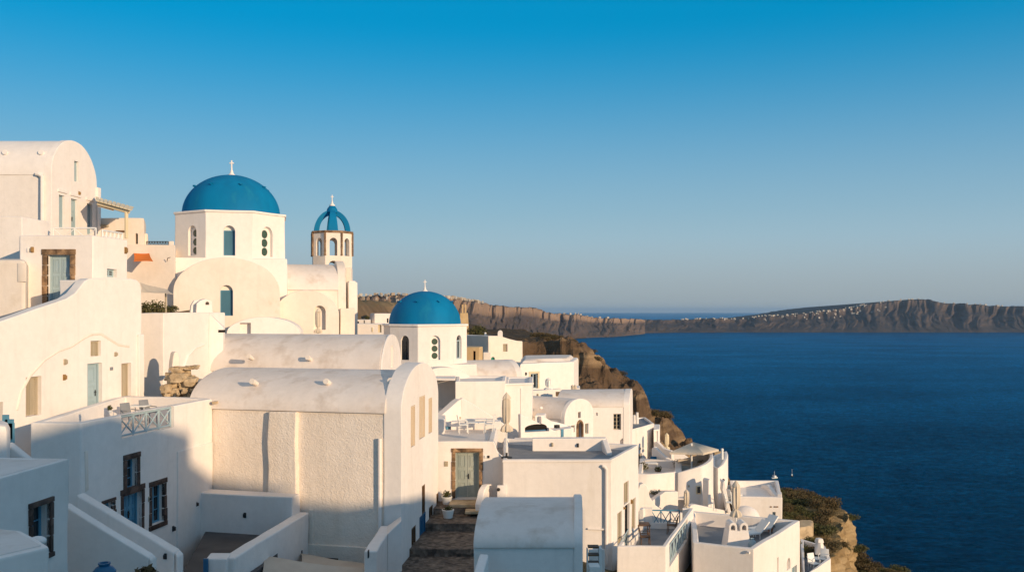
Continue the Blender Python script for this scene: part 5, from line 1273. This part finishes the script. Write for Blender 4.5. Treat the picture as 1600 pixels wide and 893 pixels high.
bm = bmesh.new(); tube(bm, P(1080.5, 692, 57.50), P(1080.5, 735, 57.50), .06, 8); obj('pole', bm, WHITEW, ps)
for k in range(4): bm = bmesh.new(); tube(bm, ap - Vector((0, 0, .15)), cs[k] - Vector((0, 0, .14)), .02, 5); obj('rib', bm, BEIGEW, ps)
bm = bmesh.new(); tube(bm, P(1128.5, 702, 60.95), P(1128.5, 735, 60.95), .085, 10); ball(bm, P(1128.5, 702, 60.95), (.1, .1, .1), 10, 8); single('post', bm, WHITEW, 'white post standing alone on the rounded cliff-edge terrace', 'post', P(1128.5, 735, 60.95))
zf = -10.38
bm = bmesh.new(); box(bm, V3(xy(1074, 57.96), zf + .22), (1.3, .7, .4)); box(bm, V3(xy(1074, 58.42), zf + .5), (1.3, .16, .4)); single('sofa', bm, CLOTH, 'beige outdoor sofa under the open parasol', 'sofa', V3(xy(1074, 57.96), zf), bevel=.05)
plant('plant', 'round brown-green bush left of the sofa on the curved terrace', V3(xy(1063, 59.22), zf), (.55, .4, .32), 420, .06, 51, m=DRYLEAF); plant('plant', 'dark bush right of the sofa on the curved terrace', V3(xy(1092, 58.99), zf), (.5, .35, .3), 420, .06, 52)
zf = -10.7
table(V3(xy(1018, 58.99), zf), .8, .6, .7, WHITEW, 'white table with plants beside it on the curved terrace'); 
plant('potted_plant', 'bushy green plant in a white pot left of the terrace table', V3(xy(1004, 58.42), zf), (.38, .3, .3), 420, .06, 53, pot=.2); plant('potted_plant', 'small plant in a clay pot right of the terrace table', V3(xy(1028, 58.19), zf), (.24, .2, .2), 240, .05, 54, pot=.17)
chair(V3(xy(1020, 60.49), zf), R(180), DEEPB, 'blue chair behind the white terrace table')
# outdoor stair by the rounded terrace
sx = thing('staircase', 'outdoor steps with tapering white side walls below the rounded terrace', 'staircase', P(1122, 800, 57.50))
for k in range(8):
    bm = bmesh.new(); Y = 53.4 + k * .46; z = Zr(800, 54) + .27 * k; p, q = xy(1117, Y * 1.15), xy(1136 - k * .6, Y * 1.15); quad_hull(bm, [V3(p, z - 4), V3(q, z - 4), V3(q + Vector((0, .44)), z - 4), V3(p + Vector((0, .44)), z - 4)], [V3(p, z), V3(q, z), V3(q + Vector((0, .44)), z), V3(p + Vector((0, .44)), z)]); obj('step', bm, TAN, sx)
f = Face(xy(1106, 53.82), xy(1118, 54.05)); slab(sx, f, [(1106, 800), (1107, 750), (1109, 747.5), (1112, 748), (1115, 770), (1118, 800)], .6, name='side_wall')
f = Face(xy(1128, 53.59), xy(1143, 53.59)); slab(sx, f, [(1138, 802), (1133, 780), (1128.5, 765), (1130, 752), (1133, 750), (1136, 768), (1143, 800)], .6, name='side_wall')
folded_parasol('slim folded beige parasol before the arched lower terrace wall', V3(xy(1072.5, 52.32), Zr(800, 52.32)), 1.0 * 28 / F * 52.3 + .3, r=.14, lo=.12, base=False)
chair(V3(xy(1143, 54.62), Zr(786, 54.62)), R(120), WHITEW, 'white chair by the steps, upper one'); chair(V3(xy(1141, 52.90), Zr(796, 52.90)), R(70), WHITEW, 'white chair by the steps, lower one')
plant('plant', 'dark green hanging plant on the sloping wall below the curved terrace', P(1020, 772, 54.74), (.7, .2, .18), 300, .06, 55)

zr = -11.96
a, b_, c, d = xy(1148, 57.73), xy(1222, 57.50), xy(1216, 63.25), xy(1140, 63.25)
h = house('house', 'low white house with walled roof before the rocky headland', 'house', [a])
block(h, [a, b_, c, d], zr, -20, ph=.45, t=.25, ops={0: [(1207, 1212, 799, 812, 'shutter', {'m': PALEB})]})
capwall('', '', [xy(1192, 62.79), xy(1201, 62.10), xy(1216, 58.19)], [Zr(757, 62.79), Zr(757, 62.10), Zr(775, 58.19)], -13, .3, root=h)
block(h, [xy(1214, 57.73), xy(1221.5, 57.61), xy(1221, 58.53), xy(1214, 58.53)], Zr(772, 57.50), -16, name='pier')
block(h, [xy(1148, 57.96), xy(1160, 57.96), xy(1160, 58.88), xy(1148, 58.88)], Zr(772, 57.96), -16, name='pier')
f0 = Face(a, b_)
for x0, x1 in ((1203, 1206), (1209, 1212), (1213, 1216)): vent(h, f0, x0, x1, 790, 792, STONE, .04)
bm = bmesh.new(); ball(bm, P(1165, 808, 55.43), (.86, .8, .72), 28, 14); single('oven_dome', bm, PLASTER, 'white rounded oven dome before the low walled-roof house', 'oven', P(1165, 808, 55.43))
capwall('garden_wall', 'high white wall behind the low walled-roof house', [xy(1136, 64.97), xy(1194, 64.97)], [Zr(758, 64.97), Zr(758, 64.97)], -16, .3)

zr = -14.0
a, b_, c, d = PZ(1255, 900, zr), PZ(1298, 872, zr), PZ(1289, 852, zr), PZ(1250, 840, zr)
h = house('terrace', 'small cliff-edge terrace with white parapet and deck chairs, lower right', 'terrace', [a])
block(h, [a, b_, c, d], zr, -19, ph=.6, t=.2, floor=GREYF)
bm = bmesh.new(); lathe(bm, V3(xy(1280, 51.98), zr - .1), [(.26, 0), (.24, .5), (.2, .62), (.24, .72), (.18, .9), (0, .95)], 12, fold=lambda i, k: 1 + .12 * math.sin(i * 2.1 + k)); single('stone_post', bm, PLASTER, 'rough white post on the cliff-edge terrace parapet', 'post', V3(xy(1280, 51.98), zr - .1))
chair(V3(xy(1272, 50.14), zr - .58), R(20), WHITEW, 'white deck chair nearest the front of the cliff-edge terrace', s=1.05); chair(V3(xy(1287, 51.06), zr - .58), R(-30), WHITEW, 'white deck chair by the outer parapet of the cliff-edge terrace', s=1.05)
table(V3(xy(1278, 51.29), zr - .58), 1.1, .6, .45, WHITEW, 'low white table between the deck chairs of the cliff-edge terrace')
h = house('house', 'low white wall end with stone top at the headland edge', 'wall', [xy(1252, 56.35)])
block(h, [xy(1246, 55.77), xy(1271, 56.35), xy(1271, 58.07), xy(1246, 58.07)], Zr(822, 56.12), -17, m=TAN, bevel=.2)

# ================================================================== MIDDLE RIGHT HOUSES
A = xy(984, 59.5); B_ = xy(988.5, 65); V = Vector((-4.9, -.55))
h = house('vaulted_house', 'white barrel-roofed house with a grid window above the cliff', 'house', [A])
vault(h, A, B_, V, -6.32, .85, -16, rm=ROOFP, over=.05, parapet=.02, ops_side=[(958.5, 970.5, 646, 671, 'grid', {'m': BEIGEW, 'depth': .25}), (931, 934, 644, 649, 'blind', {'depth': .1}), (968, 981, 684, 700, 'blind', {'arch': True, 'depth': .2})])
f = Face(A + V, A); o4 = opening(f, 923, 925.5, 644, 680); bm = bmesh.new(); fbox(bm, f, *o4, -.03, .06); obj('drainpipe', bm, PLASTER, h)
A = xy(883, 54.4); B_ = xy(927, 57); g = (B_ - A).normalized(); V = Vector((-g.y, g.x)) * 5.0
h = house('chapel', 'little white chapel with arched stone-edged door and lilac-shaded vault', 'chapel', [A])
fg, fs, rf = vault(h, A, B_, V, -6.55, 1.05, -15, rm=ROOFP, parapet=.05, pth=.3, ops_gable=[(901.5, 909.5, 657, 684, 'glass', {'arch': True, 'm': BROWNW, 'depth': .3}), (903.5, 907.5, 643, 652.5, 'glass', {'m': BROWNW, 'depth': .2}), (914.5, 919.5, 661, 677, 'glass', {'m': BEIGEW, 'depth': .2}), (892.5, 898, 664, 675, 'glass', {'m': BEIGEW, 'depth': .2})])
o4 = opening(fg, 901.5, 909.5, 657, 684); bm = bmesh.new(); ol = outline(*o4, True); cx_ = sum(p[0] for p in ol) / len(ol)
for p, q in zip(ol[1:], ol[2:] + ol[:1]):
    tube(bm, fg.pt(*p, .03), fg.pt(*q, .03), .075, 6)
obj('door_edging', bm, STONE, h)
for px in (845, 864, 884): bm = bmesh.new(); ball(bm, P(px, 637 + (px - 845) * .06, 55.3), (.13, .13, .1), 10, 8); obj('knob', bm, PLASTER, rf)
# sloping walls in front of the chapel
h = house('garden_wall', 'white sloping wall with a shadowy arched hollow before the chapel', 'wall', [xy(813, 49.5)])
f = Face(xy(813, 49.2), xy(872, 50)); slab(h, f, [(813, 710), (813, 646.5), (816, 647), (860, 669), (872, 676), (872, 710)], .35, ops=[(820, 858, 662, 674, 'open', {'m': DEEPB, 'arch': True, 'depth': .3})])
h = house('house', 'low white steps and wall before the chapel door', 'wall', [xy(840, 52)])
block(h, [xy(836, 52), xy(851, 52.2), xy(853, 53.3), xy(838, 53.3)], Zr(648.5, 52), -12)
f = Face(xy(846, 51.8), xy(897, 53)); slab(h, f, [(846, 700), (846, 650), (854, 652), (862, 657), (872, 659), (884, 663), (892, 667), (897, 668), (897, 700)], .5)
block(h, [xy(852, 50.6), xy(893, 52), xy(893, 53), xy(852, 53)], Zr(672, 51), -12)
vent(h, Face(xy(852, 50.6), xy(893, 52)), 876, 880, 670, 682, MIDB, .05, 'door'); vent(h, Face(xy(852, 50.6), xy(893, 52)), 866, 871, 663, 668, METAL, .2, 'wall_box')
h = house('garden_wall', 'long low white wall in half shade left of the flat grey roof', 'wall', [xy(805, 48.4)])
block(h, [xy(803, 48.2), xy(833, 48.2), xy(833, 49), xy(803, 49)], Zr(686, 48.2), -11)

h = house('house', 'white house with flat grey roof and twin chimneys beyond the grid-window house', 'house', [xy(985, 63.84)])
zr = -8.5; G = [xy(984, 63.84), xy(1022, 67.65), xy(1008, 71.68), xy(984, 71.12)]
block(h, G, zr, -18, ph=.12, t=.15, floor=GREYF, ops={0: [(997, 1003, 708, 734, 'glass', {'m': BEIGEW, 'depth': .2}), (1013, 1016.5, 705, 714, 'blind', {'depth': .1})]}); lamp(h, Face(G[0], G[1]), 999, 700, .1, BEIGEW)
for k, px in enumerate((991, 995.5)):
    bm = bmesh.new(); q = xy(px, 68.32); tube(bm, V3(q, zr - .2), V3(q, zr + (.55, .75)[k]), .13, 8, .10); obj('chimney', bm, PLASTER, h)
h = house('house', 'slim white stair tower at the cliff edge behind the curved terrace', 'house', [xy(1022, 66.08)])
block(h, [xy(1021, 66.08), xy(1030.5, 66.42), xy(1031, 69.44), xy(1021, 69.44)], Zr(671, 66.08), -18, ops={0: [(1022.5, 1028, 673, 690, 'blind', {'depth': .1})]})
h = house('stair_wall', 'white stair wall descending beside the curved terrace', 'wall', [xy(1018, 61.04)])
f = Face(xy(1018, 60.82), xy(1048, 59.58)); slab(h, f, [(1018, 760), (1018, 700), (1022, 697), (1030, 705), (1041, 715), (1048, 718), (1048, 760)], .25)
f = Face(xy(1021, 64.40), xy(1050, 62.72)); slab(h, f, [(1021, 760), (1021, 690), (1026, 689), (1036, 700), (1049, 704), (1050, 760)], .25)
slab(h, Face(xy(1045, 63.84), xy(1086, 63.84)), [(1045, 760), (1045, 708), (1055, 706), (1066, 708), (1080, 717), (1086, 722), (1086, 760)], .25)
folded_parasol('tall folded yellow-cream parasol at the cliff edge above the stair wall', V3(xy(1042, 64.40), Zr(708, 64.40)), 36 / F * 57.5, r=.13, lo=.2, base=False, m=CREAMW)

D = [xy(812, 70), xy(897, 73), xy(904, 79), xy(814, 78)]
h = house('house', 'white house with glazed cream-framed door at the edge of the brown cliff', 'house', [D[0]])
block(h, D, -4.12, -14, bevel=.18, ops={0: [(829, 840, 583, 606.5, 'glass', {'m': PALEB, 'stone': CREAMW, 'w': .15, 'depth': .2, 'sill': False})]})
bm = bmesh.new(); f = Face(D[0], D[1]); ring = [V3(D[0] + Vector((.1, .3)), -4.13), V3(D[1] + Vector((-.3, .3)), -4.13), V3(D[2] + Vector((-.4, -.2)), -4.13), V3(D[3] + Vector((.1, -.2)), -4.13)]
quad_hull(bm, ring, [p.lerp(sum(ring, Vector()) / 4, .12) + Vector((0, 0, .26)) for p in ring]); obj('roof', bm, ROOFP, h, bevel=.1)
lamp(h, f, 821.5, 583.5, .12, METAL)
h = house('terrace_wall', 'low white terrace wall below the cream-framed glazed door', 'wall', [xy(830, 67)])
block(h, [xy(826, 66.5), xy(876, 67.5), xy(876, 69), xy(826, 69)], [Zr(610, 66.5), Zr(607, 67.5), Zr(606, 69), Zr(609, 69)], -14); lamp(h, Face(xy(826, 66.5), xy(876, 67.5)), 840, 617, .12, BEIGEW)
block(h, [xy(896, 68), xy(906, 68), xy(906, 70), xy(896, 70)], Zr(605.5, 68), -14)
folded_parasol('slim folded white parasol on the terrace below the glazed door', V3(xy(857, 68), Zr(608, 68)), 17 / F * 68 + .05, r=.2, lo=.0, base=False, m=WHITEW)
for px, lab in ((894.5, 'folded grey parasol at the house corner, left of a pair'), (898.5, 'folded grey parasol at the house corner, right of a pair')): folded_parasol(lab, V3(xy(px, 67.4), Zr(617, 67.4)), 16.5 / F * 67.4, r=.11, lo=.0, base=False)
bm = bmesh.new(); box(bm, P(878, 615, 66), (.9, .4, .3)); tube(bm, P(880, 615, 66), P(880, 610, 66), .05, 6); single('tank', bm, STONE, 'small dark tank on the wall behind the barrel-roofed cliff house', 'tank', P(878, 618, 66))

# beyond the smaller church
h = house('house', 'white house with sloping roofline, arched chimney pot and green door', 'house', [xy(763, 80)])
f = Face(xy(763, 78.8), xy(816.5, 81)); slab(h, f, [(763, 620), (763, 524.5), (778, 524.5), (785, 525.5), (808, 532), (816.5, 533), (816.5, 620)], 5.0, m=WARMP, ops=[(786, 793, 537, 549, 'shutter', {'m': BEIGEW}), (767, 773.5, 557, 572, 'door1', {'m': GREENP, 'arch': True})])
c0 = xy(781.5, 80.6); bm = bmesh.new(); fk = Face(c0 + Vector((-.2, -.2)), c0 + Vector((.2, -.2))); fpoly(bm, Face(c0 + Vector((-.22, -.3)), c0 + Vector((.22, -.3))), outline(0, .44, -2.6, Zr(515.5, 80.6), True), 0, -.5); obj('chimney', bm, PLASTER, h, bevel=.03)
block(h, [xy(755, 78.5), xy(767, 78.5), xy(767, 80), xy(755, 80)], Zr(550, 78.5), -12, name='side_wall')
block(h, [xy(757, 82), xy(760, 82), xy(760, 82.5), xy(757, 82.5)], Zr(519, 82), -12, name='flue')
h = house('house', 'ochre-walled house with a dark doorway right of the smaller dome', 'house', [xy(728, 76)])
block(h, [xy(700, 76.4), xy(749, 76), xy(754.5, 78), xy(700, 80)], Zr(542.5, 76), -12, m=OCHRE, ops={0: [(739, 743, 548, 570, 'open', {'m': BROWNW})]})
h = house('house', 'bluish flat house with a dark roof hedge right of the smaller dome', 'house', [xy(726, 83)])
block(h, [xy(715, 83), xy(764, 83), xy(766, 88), xy(715, 88)], Zr(531, 83), -12, floor=GREYF)
plant('hedge', 'dark hedge on the bluish flat roof right of the smaller dome', P(748, 531, 84.5), (.95, .6, .8), 1100, .09, 61, cat='hedge')
plant('shrub', 'dry yellowish shrub on the roof edge next to the dark hedge', P(733, 521, 92), (.8, .5, .3), 300, .09, 62, m=DRYLEAF, cat='shrub')
h = house('chimney_tower', 'tapering ochre chimney tower right of the smaller dome', 'tower', [xy(718, 98)])
bm = bmesh.new(); c0 = xy(724, 99)
quad_hull(bm, [V3(xy(714, 98), -6), V3(xy(735, 98), -6), V3(xy(735, 100.5), -6), V3(xy(714, 100.5), -6)], [V3(xy(719, 98.2), Zr(488.5, 98)), V3(xy(731, 98.2), Zr(488.5, 98)), V3(xy(731, 100.2), Zr(488.5, 98)), V3(xy(719, 100.2), Zr(488.5, 98))]); obj('tower_wall', bm, OCHRE, h, bevel=.05)
for px in (723, 727.5): bm = bmesh.new(); box(bm, P(px, 482, 99), (.16, .3, .95)); obj('flue', bm, OCHRE, h)
h = house('house', 'white cubic house left of the smaller dome, with one slit window', 'house', [xy(578, 100)])
block(h, [xy(578, 101), xy(585, 100), xy(640, 101), xy(640, 106), xy(579, 106)], Zr(489.5, 100), -12, ops={1: [(604.5, 607, 497, 504, 'glass', {'m': BROWNW})]})
h = house('house', 'low white house with two tiny windows beside the big church end', 'house', [xy(552, 96)])
block(h, [xy(545, 96), xy(579, 96), xy(579, 101), xy(545, 101)], Zr(499, 96), -12, ops={0: [(557.5, 561, 502, 505, 'glass', {'m': BROWNW}), (568, 570, 500, 505, 'glass', {'m': BROWNW})]}, floor=GREYF)
plant('shrub', 'small dark round bush on the low white roof left of the smaller dome', P(574, 499, 97), (.28, .3, .22), 260, .06, 63, cat='shrub')
h = house('house', 'white house with yellow shutters between the two domed churches', 'house', [xy(556, 90)])
block(h, [xy(540, 90), xy(601, 90), xy(603, 94), xy(540, 94)], Zr(505.5, 90), -12, ops={0: [(590.5, 596, 507, 519, 'shutter', {'m': CREAMW})]})
vent(h, Face(xy(540, 90), xy(601, 90)), 581, 583, 511, 518, CREAMW, .05, 'shutter')
folded_parasol('folded beige parasol in the arched niche of the big church', V3(xy(497, 54.0), Zr(522, 54)), 41 / F * 54, r=.15, lo=.05, base=False, m=CANVAS)
# ================================================================== SHRUBS, FAR TOWNS, BOATS
deps = bpy.context.evaluated_depsgraph_get()
def make_shrub(i, m, sx, sz, n, sc):
    root = thing('shrub', 'x', 'shrub', (0, 0, 0)); bm = bmesh.new()
    for k in range(5):
        a = k * 1.256 + i; rr = .55 if k else 0
        leaf_clump(bm, (math.cos(a) * rr * sx, math.sin(a) * rr * sx, sz * (.45 + .1 * (k % 3))), (sx * .62, sx * .6, sz * .5), n // 5, sc, i * 7 + k)
    obj('foliage', bm, m, root, smooth=0)
    bm = bmesh.new()
    for k in range(5): a = k * 1.3; tube(bm, (0, 0, -.1), (math.cos(a) * sx * .6, math.sin(a) * sx * .6, sz * .6), .03, 5, .01)
    obj('stem', bm, BARK, root); return root
protos = [make_shrub(1, DRYLEAF, 1.0, .8, 1500, .075), make_shrub(2, LEAF, .9, .75, 1500, .07), make_shrub(3, DRYLEAF, .8, .6, 1100, .07), make_shrub(4, LEAF, 1.1, .6, 1500, .08)]
labels = ['dry brown scrub bush on the rocky headland', 'olive green scrub bush on the rocky headland', 'small dry brown scrub bush on the rocky headland', 'wide low green scrub bush on the rocky headland']
used = [False] * 4; r_ = random.Random(12)
spots = []
for _ in range(4000):
    i, j = r_.randrange(0, 150), r_.randrange(2, 112); s = i / 150
    p = head_pt(i, j)
    if .41 < s < .74 and r_.random() < .95: continue
    if p.x > 40 or p.x < 12: continue
    ppx = CX + F * p.x / p.y; ppy = HY - F * (p.z - H) / p.y
    if ppx < 1215 or ppx > 1470 or ppy > 915: continue
    if any((p - q).length < (.78 if s < .7 else 1.0) for q in spots): continue
    spots.append(p)
    k = r_.choice((0, 0, 1, 2, 3)) if s < .5 else r_.choice((0, 2, 0, 2, 3))
    o = protos[k] if not used[k] else copy_tree(protos[k]); used[k] = True
    sc = r_.uniform(.45, .95); o.location = p - Vector((0, 0, .12)); o.rotation_euler.z = r_.random() * 6.3; o.scale = (sc, sc, sc * r_.uniform(.8, 1.2))
    o['label'] = labels[k]; o['group'] = ('dry bushes', 'olive bushes', 'small dry bushes', 'wide green bushes')[k] + ' on the headland'
    if len(spots) >= 290: break
for k in range(4):
    if not used[k]:
        for c in list(protos[k].children): bpy.data.objects.remove(c)
        bpy.data.objects.remove(protos[k])

n_sp = 0
while n_sp < 42:
    x, y = r_.uniform(6, 44), r_.uniform(186, 232); z = spur_h(x, y)
    sl = abs(spur_h(x + .8, y) - z) + abs(spur_h(x, y + .8) - z)
    if sl > 1.3: continue
    n_sp += 1; o = copy_tree(protos[0]); sc = r_.uniform(.7, 2.2); o.location = (x, y, H + z - .15); o.rotation_euler.z = r_.random() * 6.3; o.scale = (sc, sc, sc * .8)
    o['label'] = 'dark scrub bush on the brown cliff spur behind the houses'; o['group'] = 'bushes on the cliff spur'

# far white houses on the caldera rim and on the far island
def far_house(i):
    bm = bmesh.new(); rr = random.Random(i)
    w, d, t = rr.uniform(.7, 1.4), rr.uniform(.7, 1.2), rr.uniform(.45, .9)
    box(bm, (0, 0, t / 2 - .6), (w, d, t + 1.2)); 
    if i % 2: box(bm, (w * .35, .1, t * .2), (w * .6, d * .8, t * .5 + .6))
    if i % 3 == 0: box(bm, (-w * .1, .1, t + .15), (w * .5, d * .6, .32))
    return finish(bm)
FAR_M = mat('far_plaster', (0.52, 0.48, 0.43), (0.42, 0.38, 0.32), scale=.02); FAR_T = mat('far_tan', (0.40, 0.32, 0.23), (0.33, 0.26, 0.18), scale=.02)
fm = [far_house(i) for i in range(6)]
for m_ in fm[:]:
    m_.materials.append(FAR_M)
fmt = []
for m_ in fm[:3]:
    c = m_.copy(); c.materials.clear(); c.materials.append(FAR_T); fmt.append(c)
def put_far(p, s, label, group, tan=False):
    o = bpy.data.objects.new('far_house', r_.choice(fmt if tan else fm)); scene.collection.objects.link(o)
    o.location = p; o.scale = (s * r_.uniform(.8, 1.5), s, s * r_.uniform(.7, 1.1)); o.rotation_euler.z = r_.uniform(-.5, .5)
    o['label'] = label; o['category'] = 'house'; o['group'] = group
for k in range(95):
    if k < 52: px = r_.uniform(552, 645); t = 1.0 - abs(r_.gauss(0, .10)) if px > 590 else 1 - r_.uniform(0, .33)
    else: px = r_.uniform(690, 755); t = 1.0 - abs(r_.gauss(0, .02))
    tan = r_.random() < .35
    put_far(ridge_pt(px, t) + Vector((0, 0, 3)), r_.uniform(5, 8), 'tiny tan house in the town on the caldera rim' if tan else 'tiny white house in the town on the caldera rim', 'tan houses on the caldera rim' if tan else 'white houses on the caldera rim', tan)
for k in range(10): put_far(ridge_pt(r_.uniform(880, 960), 1.0) + Vector((0, 0, 2)), r_.uniform(6, 9), 'tiny white house on the low end of the caldera rim', 'white houses on the low rim end')
for k in range(130):
    u = r_.random()
    if u < .30: px = r_.uniform(1060, 1215); t = 1.0 - abs(r_.gauss(0, .05))
    elif u < .82: px = r_.gauss(1300, 45); t = 1.0 - abs(r_.gauss(0, .13))
    elif u < .90: px = r_.gauss(1420, 14); t = 1.0
    else: px = r_.uniform(1470, 1570); t = 1.0
    if not 1050 < px < 1590 or t < .5: continue
    put_far(isle_pt(px, t) + Vector((0, 0, 2)), r_.uniform(6, 10.5), 'tiny white house scattered along the far island crest', 'white houses on the far island')

def boat(label, px, py, L, rz, hull_m, mast):
    Y = H * F / (py - HY); p = V3(xy(px, Y), -H); root = thing('boat', label, 'boat', p); M = Matrix.Rotation(rz, 3, 'Z')
    bm = bmesh.new(); secs = []
    for k in range(9):
        t = k / 8; w = (.19 * L) * (math.sin(math.pi * min(1, t * .62 + .30)) ** .8) * (1 if t < .98 else .12); x = (t - .5) * L; sh = .10 * L + .05 * L * t * t
        secs.append([p + M @ Vector(q) for q in ((x, -w, sh), (x, -w * .8, 0), (x, 0, -.06 * L), (x, w * .8, 0), (x, w, sh))])
    rv = [[bm.verts.new(q) for q in s] for s in secs]
    for a, b2 in zip(rv, rv[1:]):
        for i in range(5): bm.faces.new((a[i], a[(i + 1) % 5], b2[(i + 1) % 5], b2[i]))
    bm.faces.new(rv[0]); bm.faces.new(rv[-1][::-1]); obj('hull', bm, hull_m, root, smooth=30)
    bm = bmesh.new(); box(bm, p + M @ Vector((.06 * L, 0, .22 * L)), (.34 * L, .24 * L, .20 * L), rz); box(bm, p + M @ Vector((.1 * L, 0, .35 * L)), (.2 * L, .2 * L, .1 * L), rz); obj('cabin', bm, WHITEW, root, bevel=.03 * L)
    bm = bmesh.new(); tube(bm, p + M @ Vector((-.05 * L, 0, .1 * L)), p + M @ Vector((-.05 * L, 0, mast * L)), .018 * L, 6); tube(bm, p + M @ Vector((-.05 * L, 0, .35 * L)), p + M @ Vector((-.4 * L, 0, .38 * L)), .02 * L, 6); obj('mast', bm, WHITEW, root)
boat('white motor boat with a cabin, left of two boats on the sea', 1210.5, 746.5, 6.2, R(18), WHITEW, 1.0)
boat('small brown-hulled sailing boat with bare mast, right of two boats', 1237.5, 743, 4.2, R(80), BROWNW, 1.5)

# ================================================================== UNSEEN HOUSES ADDED BESIDE THE VIEWPOINT, roofs stepped to shape the evening shade
def shade_house(y0, y1, za, zb_, label, x0=35.0, x1=41.0):
    h = thing('house', label, 'house', (x0, y0, H - 12)); pts = [Vector((x0, y0)), Vector((x1, y0)), Vector((x1, y1)), Vector((x0, y1))]
    block(h, pts, [za, za, zb_, zb_], -14); return h
shade_house(-36, -16.6, 9.7, 9.7, 'tallest unseen house added beside the viewpoint to cast the evening shade')
shade_house(-16.5, -12.4, 8.5, 6.4, 'second unseen house added beside the viewpoint to cast the evening shade')
shade_house(-12.3, -8.6, 6.0, 4.2, 'third unseen house added beside the viewpoint to cast the evening shade')
shade_house(-8.5, -2.6, 4.05, 3.15, 'fourth unseen house added beside the viewpoint to cast the evening shade')
shade_house(-2.5, 1.4, 3.1, 2.5, 'fifth unseen house added beside the viewpoint to cast the evening shade')
shade_house(1.5, 4.4, 2.4, 1.2, 'lowest unseen house added beside the viewpoint to cast the evening shade')
